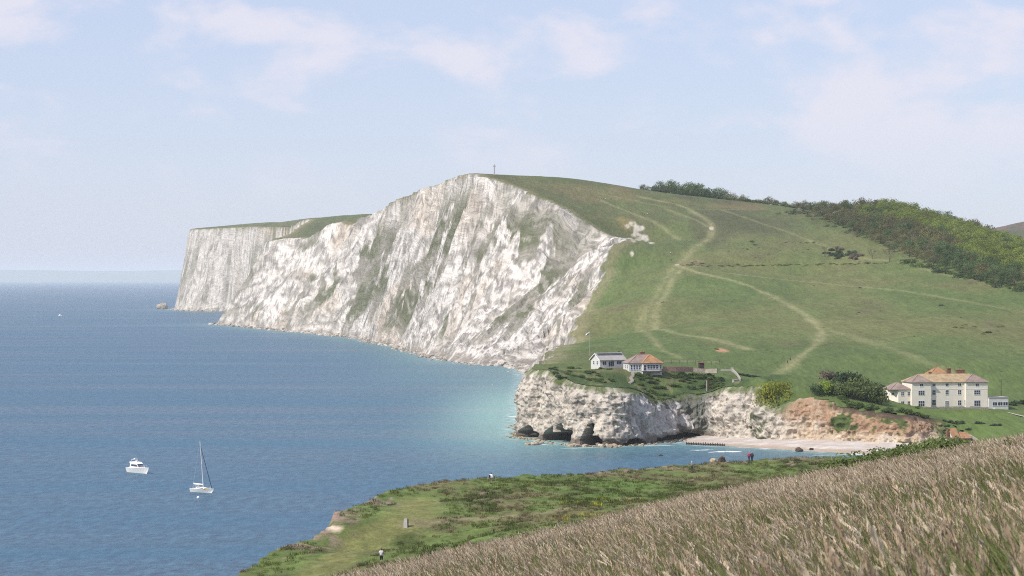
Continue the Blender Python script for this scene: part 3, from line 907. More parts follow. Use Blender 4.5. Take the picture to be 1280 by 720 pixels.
npoly = np.vstack([edge3[:, :2], [[260, 425], [260, -60], [-200, -60], [-60, 200]]])
nX = np.concatenate([np.arange(-120, -48, 4), np.arange(-48, 100, 0.6), np.arange(100, 210, 4)])
nY = np.concatenate([np.arange(-50, 6, 4), np.arange(6, 120, 1.2), np.arange(120, 240, 2.0), np.arange(240, 432, 0.9)])
gx, gy = np.meshgrid(nX, nY); sh2 = gx.shape; x, y = gx.ravel(), gy.ravel()
ed, es, _ = poly_dist(x, y, edge3[:, :2])
ed = np.where(inside(x, y, npoly), ed, -ed)
ed = ed + 0.7 * fbm(x / 5, y / 5, 2, 3)
z = near_z(x, y)
drop = np.where(ed < 0.6, 2.6 * np.clip(0.6 - ed, 0, 30) + 0.6, 0) * sstep(150, 230, y)
z = z - drop
rocky = sstep(1.0, 2.2, drop)
n1 = fbm(x / 16, y / 22, 3, 4); n2 = fbm(x / 4.5, y / 8, 6, 3); n3 = fbm(x / 1.5, y / 2.5, 9, 2)
nc = np.tile(np.array([0.100, 0.134, 0.040]), (len(x), 1))
nc = mixc(nc, (0.125, 0.118, 0.055), 0.8 * sstep(0.0, 0.4, n1 + 0.4 * n2))
nc = mixc(nc, (0.070, 0.090, 0.028), sstep(0.05, 0.4, n2 - 0.3 * n1))
nc = mixc(nc, (0.082, 0.132, 0.034), sstep(0.1, 0.45, -n1 + 0.3 * fbm(x / 30, y / 14, 12, 2)))
thrift = sstep(9, 1, ed + 5 * n2) * sstep(0.0, 0.3, n2 + 0.6 * n3 - 0.05)
thrift = np.maximum(thrift, 0.8 * sstep(0.25, 0.45, n2 * 0.7 + n3 * 0.45) * sstep(30, 5, ed) * sstep(300, 330, y))
nc = mixc(nc, (0.30, 0.20, 0.175), 0.75 * thrift * (y > 200))
mown = catmull(np.array([hit(a, b, 200, 420, lambda X_, Y_: near_z(X_, Y_, False))[:2] for a, b in [(400, 716), (425, 697), (450, 684), (492, 664), (515, 645), (520, 632), (524, 625)]]), 4)
md, _, _ = poly_dist(x, y, mown)
nc = mixc(nc, (0.165, 0.165, 0.060), 0.8 * sstep(4.2, 1.4, md + 1.8 * n2))
trod = catmull(np.array([hit(a, b, 200, 420, lambda X_, Y_: near_z(X_, Y_, False))[:2] for a, b in [(506, 658), (550, 652), (600, 647), (660, 642), (720, 634), (790, 622)]]), 4)
td, _, _ = poly_dist(x, y, trod)
nc = mixc(nc, (0.23, 0.19, 0.115), 0.6 * sstep(2.2, 0.5, td + 1.2 * n3))
slump = P(412, 655, 297)
nc = mixc(nc, (0.20, 0.17, 0.11), rocky)
sl = sstep(1.7, 0.7, np.hypot((x - slump[0] - 0.4) * 1.2, (y - slump[1]) / 1.1) + 1.1 * n2)
nc = mixc(nc, (0.60, 0.47, 0.36), sl)
# dead thatch under the tall grass
nc = mixc(nc, (0.10, 0.10, 0.045), sstep(125, 100, y))
vv = np.stack([x, y, z], 1)
o = link('clifftop', np_mesh('clifftop', vv, grid_faces(*sh2), M_FORE, True, {'col': nc}))
tag(o, 'grassy near cliff top sloping down to the sea edge', kind='structure')


# ================================================================== BUILDINGS
M_CREAM = mat_plain('cream_render', (0.70, 0.65, 0.555), 0.85, 0.06, 0.5)
M_WHITE = mat_plain('white_paint', (0.52, 0.52, 0.50), 0.7, 0.07, 0.7)
M_TRIM = mat_plain('white_trim', (0.76, 0.75, 0.72), 0.5, 0.04, 1.0)
M_GLASS = mat_plain('window_glass', (0.03, 0.045, 0.08), 0.08, 0.3, 0.4, spec=0.5)
M_TILE = mat_plain('clay_tile', (0.30, 0.165, 0.085), 0.85, 0.28, 0.7, 0.04)
M_TILE_OLD = mat_plain('lichened_tile', (0.33, 0.245, 0.145), 0.85, 0.3, 0.5, 0.04)
M_TILE_MAUVE = mat_plain('weathered_mauve_tile', (0.235, 0.175, 0.15), 0.85, 0.3, 0.5, 0.04)
M_SLATE = mat_plain('grey_sheet_roof', (0.30, 0.285, 0.27), 0.8, 0.15, 0.5, 0.03)
M_DARKROOF = mat_plain('dark_roof', (0.045, 0.05, 0.065), 0.6, 0.2, 0.5)
M_BRICK = mat_plain('brown_brick', (0.17, 0.085, 0.055), 0.9, 0.35, 2.0, 0.03)
M_PINKBRICK = mat_plain('faded_pink_brick', (0.33, 0.205, 0.16), 0.9, 0.25, 1.0, 0.03)
M_STONE = mat_plain('rubble_stone', (0.30, 0.26, 0.21), 0.9, 0.35, 1.2, 0.08)
M_CONC = mat_plain('pale_concrete', (0.34, 0.31, 0.265), 0.9, 0.15, 1.0, 0.03)
M_TIMBER = mat_plain('dark_timber', (0.06, 0.045, 0.035), 0.9, 0.3, 2.0, 0.03)
M_RUST = mat_plain('rusty_iron', (0.055, 0.032, 0.024), 0.85, 0.35, 2.0, 0.02)
M_BLUEGREY = mat_plain('bluish_board', (0.10, 0.115, 0.15), 0.8, 0.2, 1.0)
M_GREYST = mat_plain('grey_stone', (0.36, 0.345, 0.33), 0.9, 0.15, 3.0, 0.02)
M_BLUE = mat_plain('blue_paint', (0.04, 0.12, 0.32), 0.6, 0.1, 2.0)

_win_cache = {}


def window(parent, x, y, z, w, h, ang=0.0, cols=2, rows=2, name='window', panes=True):
    """frame in the wall plane (facing local -y before turning by ang), pane as sub-part"""
    key = (round(w, 2), round(h, 2), cols, rows)
    if key not in _win_cache:
        fr = MB(); t = 0.07
        fr.box(-w / 2 - t, w / 2 + t, -0.09, 0.05, -t - 0.06, 0); fr.box(-w / 2 - t, w / 2 + t, -0.06, 0.05, h, h + t)
        fr.box(-w / 2 - t, -w / 2, -0.06, 0.05, 0, h); fr.box(w / 2, w / 2 + t, -0.06, 0.05, 0, h)
        for i in range(1, cols):
            q = -w / 2 + w * i / cols; fr.box(q - 0.03, q + 0.03, -0.045, 0.04, 0, h)
        for j in range(1, rows):
            q = h * j / rows; fr.box(-w / 2, w / 2, -0.04, 0.035, q - 0.03, q + 0.03)
        pn_ = MB().box(-w / 2, w / 2, -0.012, 0.03, 0, h)
        _win_cache[key] = (fr.mesh('window_frame', M_TRIM), pn_.mesh('pane', M_GLASS))
    a, b = _win_cache[key]
    o = link(name, a, parent, (x, y, z)); o.rotation_euler = (0, 0, ang)
    link('pane', b, o)
    return o


def hip_roof(mb, x0, x1, y0, y1, z, rise, over=0.4, t=0.14):
    x0 -= over; x1 += over; y0 -= over; y1 += over
    w, d = x1 - x0, y1 - y0
    if w >= d: r0, r1 = (x0 + d / 2, (y0 + y1) / 2), (x1 - d / 2, (y0 + y1) / 2)
    else: r0, r1 = ((x0 + x1) / 2, y0 + w / 2), ((x0 + x1) / 2, y1 - w / 2)
    b = [(x0, y0), (x1, y0), (x1, y1), (x0, y1)]
    vs = [(x, y, z) for x, y in b] + [(x, y, z + t) for x, y in b] + [(*r0, z + rise), (*r1, z + rise)]
    fs = [(3, 2, 1, 0), (0, 1, 5, 4), (1, 2, 6, 5), (2, 3, 7, 6), (3, 0, 4, 7)]
    if w >= d: fs += [(4, 5, 9, 8), (5, 6, 9), (6, 7, 8, 9), (7, 4, 8)]
    else: fs += [(4, 5, 8), (5, 6, 9, 8), (6, 7, 9), (7, 4, 8, 9)]
    mb.add(vs, fs)
    # ridge and hip cappings
    for p, q in ((8, 9), (4, 8), (5, 9 if w >= d else 8), (6, 9), (7, 8 if w >= d else 9)):
        a, c = Vector(vs[p]), Vector(vs[q])
        if (a - c).length > 0.3: mb.tube([a + Vector((0, 0, 0.03)), c + Vector((0, 0, 0.03))], 0.09, 5)
    return mb


def chimney(parent, x0, x1, y0, y1, z0, z1, pots=2, mat=None):
    c = MB().box(x0, x1, y0, y1, z0, z1).box(x0 - 0.08, x1 + 0.08, y0 - 0.08, y1 + 0.08, z1 - 0.28, z1 - 0.12)
    o = c.build('chimney', mat or M_BRICK, parent)
    for i in range(pots):
        px_ = x0 + (x1 - x0) * (i + 0.5) / pots
        MB().tube([(px_, (y0 + y1) / 2, z1), (px_, (y0 + y1) / 2, z1 + 0.3), (px_, (y0 + y1) / 2, z1 + 0.55)], [0.16, 0.12, 0.14], 8).build('chimney_pot', M_TILE, o)
    return o


# ---- the hotel above the beach
hx, hy = (1143 - 640) / F * 845, 845
hz = EYE - (510.4 - HOR) / F * 845
hx -= 1.2
hotel = thing('hotel', 'large cream three-storey hotel with hipped tile roofs on the lawn above the beach', 'hotel', (hx, hy, hz), R(10))
hotel.scale = (1.04, 1.04, 1.04)
MB().box(0, 28.6, 0, 9.5, -2.5, 9.3).build('wall', M_CREAM, hotel)
MB().box(0.003, 7.3, -0.9, 0.2, -2.5, 9.28).build('bay_wall', M_CREAM, hotel)
MB().box(20.3, 28.597, -1.7, 0.2, -2.5, 9.28).build('bay_wall', M_CREAM, hotel)
MB().prism([(-7.4, 4.6), (-4.6, 0.7), (0.6, 0.7), (0.6, 9.2), (-7.4, 9.2)], -2.5, 6.7).build('side_wing_wall', M_CREAM, hotel)
MB().box(10.0, 20.0, 9.2, 18.0, -2.5, 10.4).build('rear_wall', M_CREAM, hotel)
MB().box(28.7, 36.2, -2.6, 3.6, -3.2, 3.7).build('annex_wall', M_WHITE, hotel)
MB().box(-10.6, -7.42, 4.9, 8.6, -2.0, 3.0).build('lean_to_wall', M_CREAM, hotel)
MB().box(0.0, 28.6, -0.004 - 0.05, 0.0, 6.75, 6.9).box(-0.05, 7.35, -0.95, -0.9, 6.75, 6.9).box(20.25, 28.65, -1.75, -1.7, 6.75, 6.9).build('string_course', M_TRIM, hotel)
hip_roof(MB(), 0, 28.6, 0, 9.5, 9.3, 2.9).build('roof', M_TILE_OLD, hotel)
hip_roof(MB(), 0, 7.3, -0.95, 6.5, 9.33, 2.75).build('bay_roof', M_TILE_MAUVE, hotel)
hip_roof(MB(), 20.3, 28.6, -1.75, 7.2, 9.34, 2.8).build('bay_roof', M_TILE_MAUVE, hotel)
hip_roof(MB(), -7.3, -0.2, 0.8, 9.2, 6.7, 2.6).build('side_wing_roof', M_TILE_MAUVE, hotel)
hip_roof(MB(), 10.0, 20.0, 9.0, 18.0, 10.4, 3.9).build('rear_roof', M_TILE, hotel)
MB().box(28.5, 36.4, -2.8, 3.8, 3.7, 3.9).build('flat_roof', M_SLATE, hotel)
MB().box(-10.75, -7.4, 4.75, 8.6, 3.0, 3.12).build('lean_to_roof', M_SLATE, hotel)
chimney(hotel, 9.2, 10.1, 6.2, 7.0, 10.8, 12.9, 1)
chimney(hotel, 17.6, 19.0, 9.8, 10.8, 11.0, 14.0, 2)
chimney(hotel, 20.4, 23.6, 8.0, 9.0, 10.0, 13.5, 4)
for xc in (8.7, 13.7, 18.5):
    window(hotel, xc, 0, 7.95, 1.15, 0.95, 0, 2, 1); window(hotel, xc, 0, 4.85, 1.2, 1.6); 
window(hotel, 8.7, 0, 0.95, 1.35, 2.0); window(hotel, 18.5, 0, 1.0, 1.2, 1.7)
window(hotel, 13.7, 0, 0.75, 1.3, 1.75, 0, 3, 3, 'french_door')
for x0_, y0_ in ((3.6, -0.9), (24.6, -1.7)):
    window(hotel, x0_, y0_, 7.95, 1.2, 0.9, 0, 2, 1); window(hotel, x0_, y0_, 4.85, 2.3, 1.55, 0, 3, 2); window(hotel, x0_, y0_, 0.7, 2.3, 2.0, 0, 3, 2)
window(hotel, 20.3, -0.8, 1.0, 0.8, 1.8, -R(90))
for xc in (-3.0, -0.6):
    window(hotel, xc, 0.7, 4.6, 1.05, 1.3); window(hotel, xc, 0.7, 0.7, 1.05, 1.8)
ca = -math.atan2(3.9, 2.8)
for zz, hh in ((4.6, 0.9), (0.8, 1.8)):
    window(hotel, -6.0, 2.65, zz, 1.2, hh, ca); window(hotel, -7.4, 6.4, zz, 1.0, hh, -R(90))
for xc in (31.0, 33.1, 35.1):
    window(hotel, xc, -2.6, 0.8, 1.75, 1.25, 0, 2, 1)
window(hotel, 28.7, 0.5, 0.4, 2.6, 1.6, -R(90), 3, 2)
MB().box(30.2, 30.9, -3.6, -2.62, -3.2, -0.3).build('porch', M_WHITE, hotel)
for xq in (7.5, 20.1): MB().tube([(xq, -0.08, -1), (xq, -0.08, 9.2)], 0.05, 5).build('downpipe', M_TRIM, hotel)

def place_local(root_loc, rz, x, y, z):
    c, s_ = math.cos(rz), math.sin(rz)
    return (root_loc[0] + x * c - y * s_, root_loc[1] + x * s_ + y * c, root_loc[2] + z)

HL = (hx, hy, hz)
tl_ = place_local(HL, R(10), 3.0, -5.6, 0)
terr = thing('terrace_wall', 'low rubble stone terrace wall along the front of the hotel', 'wall', (tl_[0], tl_[1], hz), R(10))
for k in range(9):
    x0_ = k * 2.85
    w_ = MB(); hgt_ = 0.30 + 0.14 * random.random()
    w_.box(x0_, x0_ + 2.85 - 0.03, 0, 0.5, -2.4, hgt_)
    w_.build('wall_panel', M_STONE, terr)
    MB().box(x0_ - 0.02, x0_ + 2.82, -0.06, 0.56, hgt_, hgt_ + 0.1).build('coping', M_CONC, terr)
tabm = MB().box(-0.75, 0.75, -0.4, 0.4, 0.70, 0.76).box(-0.75, 0.75, -0.85, -0.58, 0.42, 0.46).box(-0.75, 0.75, 0.58, 0.85, 0.42, 0.46)
tabl = MB()
for s_ in (-0.55, 0.55):
    tabl.tube([(s_, -0.75, 0), (s_, -0.1, 0.7)], 0.04, 4); tabl.tube([(s_, 0.75, 0), (s_, 0.1, 0.7)], 0.04, 4); tabl.box(s_ - 0.03, s_ + 0.03, -0.7, 0.7, 0.38, 0.42)
ta_me, tl_me = tabm.mesh('table_top', M_TIMBER), tabl.mesh('table_frame', M_TIMBER)
for k, xq in enumerate((8.2, 11.2, 13.0, 16.5, 18.8, 23.0)):
    q = place_local(HL, R(10), xq, -3.2, -0.1)
    tb = thing('picnic_table', ['picnic table leftmost on the hotel terrace', 'picnic table second from the left on the hotel terrace', 'picnic table under the white french door of the hotel', 'picnic table right of the french door on the hotel terrace',
               'picnic table left of the projecting right bay of the hotel', 'picnic table in front of the projecting right bay of the hotel'][k], 'table', q, R(10 + 4 * k), 'picnic tables on the hotel terrace')
    link('table_top', ta_me, tb); tag(link('table_frame', tl_me, tb), kind='stuff')
tf = MB().box(-0.2, 28, -3.8 - 1.2, 0.9, -2.6, -0.55)
tfo = thing('terrace_floor', 'paved terrace in front of the hotel', 'terrace', HL, R(10)); MB().box(3.2, 28.4, -5.1, -1.75, -2.6, -0.1).build('paving', M_CONC, tfo)

# ---- two bungalows on the headland
b1 = P(750.2, 458.6, 880)
bung = thing('bungalow', 'white bungalow with long grey gabled roof on the headland', 'house', tuple(b1), R(25))
MB().prism([(0, 0), (11.2, 0), (11.2, 8), (0, 8)], -1.5, 2.75).build('wall', M_WHITE, bung)
MB().add([(0.0, 0.004, 2.75), (0.0, 7.996, 2.75), (0.0, 4.0, 5.0), (11.2, 0.004, 2.75), (11.2, 7.996, 2.75), (11.2, 4.0, 5.0)], [(0, 2, 1), (3, 4, 5), (0, 3, 5, 2), (1, 2, 5, 4), (0, 1, 4, 3)]).build('gable_wall', M_WHITE, bung)
rf = MB(); k_ = 0.17
def slope_sheet(mb, x0, x1, a, b, t):
    (y0, z0), (y1, z1) = a, b
    mb.add([(x0, y0, z0), (x1, y0, z0), (x1, y1, z1), (x0, y1, z1), (x0, y0, z0 + t), (x1, y0, z0 + t), (x1, y1, z1 + t), (x0, y1, z1 + t)],
           [(3, 2, 1, 0), (4, 5, 6, 7), (0, 1, 5, 4), (1, 2, 6, 5), (2, 3, 7, 6), (3, 0, 4, 7)])
slope_sheet(rf, -0.5, 11.7, (-0.6, 2.48), (4.0, 5.06), 0.13); slope_sheet(rf, -0.5, 11.7, (8.6, 2.48), (4.001, 5.06), 0.13)
rf.build('roof', M_SLATE, bung)
db = MB(); slope_sheet(db, 0.4, 11.4, (2.5, 4.36), (3.92, 5.155), 0.09); db.build('solar_panel', M_DARKROOF, bung)
MB().tube([(-0.5, 4, 5.24), (11.7, 4, 5.24)], 0.1, 6).build('ridge_cap', M_TRIM, bung)
bg = MB(); slope_sheet(bg, -0.56, -0.503, (-0.6, 2.36), (4.0, 4.94), 0.28); slope_sheet(bg, -0.56, -0.503, (8.6, 2.36), (4.0, 4.94), 0.28); bg.build('bargeboard', M_TRIM, bung)
chimney(bung, 10.2, 10.9, 4.4, 5.1, 4.4, 5.9, 1)
window(bung, 1.9, 0, 0.75, 1.7, 1.4, 0, 2, 1); window(bung, 4.9, 0, 0.05, 2.4, 2.1, 0, 3, 1, 'french_door'); window(bung, 8.4, 0, 0.85, 2.1, 1.3, 0, 3, 1)
window(bung, 0, 2.3, 0.8, 1.2, 1.4, -R(90)); window(bung, 0, 5.5, 0.8, 1.2, 1.4, -R(90))
MB().box(0.5, 10.8, -1.6, -0.02, -1.6, -0.25).build('veranda', M_CONC, bung)

b2 = P(786.6, 463.2, 862)
bun2 = thing('hip_roofed_bungalow', 'white bungalow with orange hipped tile roof and glazed bay on the headland', 'house', tuple(b2), R(12))
MB().box(0, 13.0, 0, 9.0, -1.8, 2.75).build('wall', M_WHITE, bun2)
MB().prism([(5.0, 0.1), (5.0, -1.8), (11.6, -1.8), (12.6, -0.9), (12.6, 0.1)], -1.8, 2.72).build('bay_wall', M_WHITE, bun2)
hip_roof(MB(), 0, 13.0, 0, 9.0, 2.75, 3.3).build('roof', M_TILE_MAUVE, bun2)
hip_roof(MB(), 5.0, 12.7, -1.85, 7.0, 2.79, 3.35).build('bay_roof', M_TILE, bun2)
chimney(bun2, 5.6, 7.5, 4.4, 5.3, 5.0, 7.0, 3)
for xc in (0.9, 2.0, 3.1, 4.2): window(bun2, xc, 0, 0.35, 0.62, 1.75, 0, 1, 2)
window(bun2, 5.8, -1.8, 0.0, 0.95, 2.1, 0, 1, 2, 'door')
for xc in (7.2, 8.35, 9.5, 10.65): window(bun2, xc, -1.8, 0.7, 0.98, 1.5, 0, 1, 2)
window(bun2, 12.1, -1.35, 0.7, 0.95, 1.5, R(42), 1, 2)
window(bun2, 0, 2.5, 0.6, 1.2, 1.5, -R(90)); window(bun2, 0, 5.6, 0.6, 1.2, 1.5, -R(90))
dk = MB().box(4.4, 13.6, -3.6, -1.82, -0.45, -0.2)
for xq in (4.6, 7.5, 10.5, 13.4): dk.box(xq - 0.1, xq + 0.1, -3.5, -3.3, -2.6, -0.45)
dk.build('deck', M_TIMBER, bun2)

# ---- walls, sheds, steps and rails of the headland garden
def wall_run(name, label, cat, pts3, h, thick, mat, down=0.8):
    pts3 = [Vector(p) for p in pts3]
    root = thing(name, label, cat, tuple(pts3[0]))
    for i in range(len(pts3) - 1):
        a, b = pts3[i] - pts3[0], pts3[i + 1] - pts3[0]
        dxy = Vector((b.x - a.x, b.y - a.y, 0)).normalized(); nn = Vector((-dxy.y, dxy.x, 0)) * thick / 2
        zs = Vector((0, 0, -down)); zt = Vector((0, 0, h))
        e = dxy * 0.003
        m = MB().add([a + nn + zs, a - nn + zs, b - nn + zs - e, b + nn + zs - e, a + nn + zt, a - nn + zt, b - nn + zt - e, b + nn + zt - e],
                     [(0, 1, 2, 3), (7, 6, 5, 4), (0, 4, 5, 1), (1, 5, 6, 2), (2, 6, 7, 3), (3, 7, 4, 0)])
        m.build('wall_panel', mat, root)
    return root

def lp(px, Y, dz=0.0):
    x, y, z = on_land(px, Y); return (x, y, z + dz)

wall_run('garden_wall', 'low faded pink brick wall right of the orange roofed bungalow', 'wall', [P(829, 461.8, 866), P(845, 461.9, 868), P(866, 462.5, 872)], 1.15, 0.35, M_PINKBRICK)
wall_run('stone_wall', 'pale rubble wall between the pink brick wall and the white railing', 'wall', [P(867, 463, 872), P(882, 464, 872), P(897, 463.6, 868)], 0.9, 0.5, M_STONE)
wall_run('retaining_wall', 'dark retaining wall along the path under the green bank', 'wall', [P(822, 491.5, 857), P(845, 491.5, 862), P(868, 491.8, 862), P(883, 491.8, 860)], 1.25, 0.3, M_TIMBER, 1.5)
wall_run('cliff_path', 'narrow pale concrete path on the cliff edge below the dark retaining wall', 'path', [P(845, 493.2, 850.5), P(858, 492.6, 855), P(872, 492.3, 856), P(888, 493.6, 853)], 0.22, 2.2, M_CONC)
wall_run('lawn_edge_wall', 'long low grey wall behind the yellow-green bush', 'wall', [P(985, 481, 893), P(1010, 480.5, 897), P(1030, 480, 902)], 0.8, 0.5, M_STONE)
rp = P(886.5, 491.8, 853)
post = thing('iron_stack', 'tall dark rusty iron column beside the cliff path', 'column', tuple(rp))
MB().box(-0.75, 0.05, -0.3, 0.5, -1, 5.3).build('panel', M_RUST, post); MB().box(-1.15, -0.77, -0.35, 0.4, -1, 4.9).build('stone_pier', M_CONC, post)
shp = P(767, 477.8, 858)
shed = thing('shed', 'small bluish garden shed dug into the bank below the grey roofed bungalow', 'shed', tuple(shp), R(15))
MB().box(-1.9, 1.7, 0, 2.6, -1.2, 2.9).build('wall', M_BLUEGREY, shed); MB().box(-2.1, 1.9, -0.3, 2.8, 2.9, 3.05).build('roof', M_DARKROOF, shed); MB().box(0.5, 1.5, -0.06, 0.02, -0.1, 2.1).build('door', M_DARKROOF, shed)
stt = thing('garden_steps', 'zigzag pale stone steps beside the orange roofed bungalow', 'steps', tuple(P(789, 478, 848)))
zz = [(786.5, 478.5, 847), (791, 475, 850), (788, 472, 853), (791.5, 468.5, 857), (790.5, 465.5, 860)]
base0 = Vector(P(789, 478, 848))
for i in range(len(zz) - 1):
    a, b = Vector(P(*zz[i])) - base0, Vector(P(*zz[i + 1])) - base0
    for k in range(4):
        q = a.lerp(b, (k + 0.5) / 4)
        MB().box(q.x - 0.55, q.x + 0.55, q.y - 0.4, q.y + 0.4, q.z - 0.7, q.z + 0.1).build('step', M_CONC, stt)
ptc = thing('slope_path', 'bare tan path slope between the shed and the steps', 'path', tuple(P(778, 476, 850)))
pc0 = Vector(P(778, 476, 850))
MB().add([Vector(P(773, 478.5, 849)) - pc0, Vector(P(783.5, 478, 849)) - pc0, Vector(P(777, 466.5, 866)) - pc0, Vector(P(773.5, 466, 866)) - pc0] + [Vector(P(773, 478.5, 849)) - pc0 - Vector((0, 0, 0.6)), Vector(P(783.5, 478, 849)) - pc0 - Vector((0, 0, 0.6)), Vector(P(777, 466.5, 866)) - pc0 - Vector((0, 0, 0.6)), Vector(P(773.5, 466, 866)) - pc0 - Vector((0, 0, 0.6))],
         [(0, 1, 2, 3), (7, 6, 5, 4), (0, 4, 5, 1), (1, 5, 6, 2), (2, 6, 7, 3), (3, 7, 4, 0)]).build('paving', M_PINKBRICK, ptc)
# stair with pale side walls
st0 = Vector(P(916, 461.2, 880))
stair = thing('stair_wall', 'pale stair with sloping side wall above the flat grey roof', 'stairs', tuple(st0))
def bar(mb, a, b, w, h):
    a, b = Vector(a) - st0, Vector(b) - st0
    d_ = (b - a); n_ = Vector((-d_.y, d_.x, 0)).normalized() * w / 2; u = Vector((0, 0, h))
    mb.add([a + n_ - u, a - n_ - u, b - n_ - u, b + n_ - u, a + n_, a - n_, b - n_, b + n_], [(0, 1, 2, 3), (7, 6, 5, 4), (0, 4, 5, 1), (1, 5, 6, 2), (2, 6, 7, 3), (3, 7, 4, 0)])
m_ = MB(); bar(m_, P(901, 461.6, 880), P(915, 461.4, 880), 0.5, 0.7); m_.build('landing_wall', M_CONC, stair)
m_ = MB(); bar(m_, P(915.2, 461, 880), P(921, 466, 868), 0.5, 0.9); bar(m_, P(921, 466.02, 867.9), P(925.5, 473, 855), 0.5, 0.9); m_.build('sloping_wall', M_CONC, stair)
q = Vector(P(915.3, 462, 880)) - st0; MB().box(q.x - 0.5, q.x + 0.5, q.y - 0.5, q.y + 0.5, q.z - 1, q.z + 0.8).build('pier', M_CONC, stair)
q0 = P(943, 483.5, 845)
bunk = thing('flat_roofed_store', 'low flat roofed store with dark open front beside the yellow-green bush', 'building', tuple(q0), R(-4))
MB().box(-4.4, 2.9, 1.5, 5.0, -2.5, 1.6).build('wall', M_STONE, bunk); MB().box(2.9, 5.0, 3.6, 5.0, -2.5, 1.6).build('back_wall', M_TIMBER, bunk)
MB().box(-5.0, 5.2, -0.4, 5.3, 1.6, 1.9).build('roof', M_SLATE, bunk); MB().box(3.2, 4.8, 3.5, 3.598, -2.2, 1.3).build('door', M_DARKROOF, bunk)
q0 = P(919, 478, 843)
cube_ = thing('concrete_plinth', 'square pale concrete block on the cliff edge left of the flat grey roof', 'block', tuple(q0), R(20))
MB().box(-0.9, 0.9, -0.8, 0.8, -1.5, 0.9).build('block', M_CONC, cube_); MB().box(-1.0, 1.0, -0.9, 0.9, 0.9, 1.05).build('cap', M_CONC, cube_)
q0 = P(876.5, 458.5, 885)
hut = thing('garden_hut', 'small dark hut on the terrace right of the bungalows', 'hut', tuple(q0), R(15))
MB().box(-1.0, 1.0, -0.8, 0.8, -0.8, 1.5).build('wall', M_TIMBER, hut); hip_roof(MB(), -1.0, 1.0, -0.8, 0.8, 1.5, 0.5, 0.2).build('roof', M_BRICK, hut)
# garden fence: posts and two rails
fpts = [P(829 + 10 * i, 453.2 + 0.05 * i + 1.2 * (i > 4), 905 - i) for i in range(8)]
fence = thing('garden_fence', 'low timber fence behind the orange roofed bungalow', 'fence', tuple(fpts[0]))
for i, p in enumerate(fpts):
    q = Vector(p) - Vector(fpts[0]); MB().box(q.x - 0.09, q.x + 0.09, q.y - 0.09, q.y + 0.09, q.z - 0.6, q.z + 1.15).build('post', M_TIMBER, fence)
    if i:
        p0 = Vector(fpts[i - 1]) - Vector(fpts[0])
        for zz_ in (0.4, 0.95): MB().tube([p0 + Vector((0.1, -0.12, zz_)), q + Vector((-0.1, -0.12, zz_))], 0.05, 4).build('rail', M_STONE, fence)
# flagpole
fp = P(737, 441, 985)
flagp = thing('flagpole', 'tall thin flagpole flying a small pale flag left of the grey roofed bungalow', 'flagpole', tuple(fp))
MB().tube([(0, 0, -1), (0, 0, 9.6)], [0.075, 0.045], 8).build('pole', M_GREYST, flagp)
fv, ff = [], []
for i in range(9):
    for j in range(4):
        fv.append((-0.1 - i * 0.20, 0.2 * math.sin(i * 0.9 + 0.3 * j), 9.3 - j * 0.32 - i * 0.14))
for i in range(8):
    for j in range(3): ff.append((i * 4 + j, i * 4 + j + 1, i * 4 + j + 5, i * 4 + j + 4))
fm_ = MB(); fm_.add(fv, ff); fo_ = fm_.build('flag', M_TRIM, flagp, True)
fo_.data.materials.append(M_BLUEGREY)
for p_ in fo_.data.polygons:
    if p_.index % 3 == 2 or p_.index in (3, 7, 10, 13): p_.material_index = 1
sol = fo_.modifiers.new('thickness', 'SOLIDIFY'); sol.thickness = 0.012
# utility pole by the annex
up = on_land(1251.5, 872)
pole = thing('utility_pole', 'dark wooden utility pole behind the white annex of the hotel', 'pole', up)
zt = EYE - (474 - HOR) / F * 872 - up[2]
MB().tube([(0, 0, -0.6), (0, 0, zt)], [0.16, 0.11], 8).build('shaft', M_TIMBER, pole); MB().box(-0.7, 0.7, -0.06, 0.06, zt - 0.8, zt - 0.66).build('crossarm', M_TIMBER, pole)
# driveway
dr = [lp(1259, 842, 0.12), lp(1268, 838, 0.12), lp(1280, 833, 0.12), lp(1300, 826, 0.12), lp(1330, 820, 0.12)]
rv, rf_ = [], []
for p in dr: rv += [(p[0], p[1] - 2.4, p[2] - 0.02), (p[0], p[1] + 2.4, p[2] + 0.28)]
for i in range(len(dr) - 1): rf_.append((2 * i, 2 * i + 2, 2 * i + 3, 2 * i + 1))
rd = MB(); rd.add(rv, rf_); o = rd.build('road', M_CONC); tag(o, 'short grey driveway beside the hotel annex', kind='structure')
# cottage at the beach
cb = P(1193, 556.5, 776)
cot = thing('cottage', 'small orange roofed beach cottage with dark brick chimney stack half hidden by the grass', 'cottage', tuple(cb), R(18))
MB().box(-0.6, 6.2, 0, 5.0, -2, 2.6).build('wall', M_STONE, cot)
MB().box(0.0, 1.7, -0.05, 0.0, -2, 2.4).build('painted_wall', M_WHITE, cot)
rf = MB(); slope_sheet(rf, -0.9, 2.2, (-0.5, 2.3), (2.6, 5.5), 0.15); slope_sheet(rf, -0.9, 2.2, (5.5, 2.3), (2.601, 5.5), 0.15); rf.build('roof', M_TILE, cot)
rf = MB(); slope_sheet(rf, 2.21, 6.5, (-0.5, 2.2), (2.6, 4.2), 0.15); slope_sheet(rf, 2.21, 6.5, (5.5, 2.2), (2.601, 4.2), 0.15); rf.build('lower_roof', M_TILE, cot)
MB().add([(-0.6, 0, 2.6), (-0.6, 5, 2.6), (-0.6, 2.6, 5.4), (2.0, 0, 2.6), (2.0, 5, 2.6), (2.0, 2.6, 5.4)], [(0, 2, 1), (3, 4, 5), (0, 3, 5, 2), (1, 2, 5, 4), (0, 1, 4, 3)]).build('gable_wall', M_WHITE, cot)
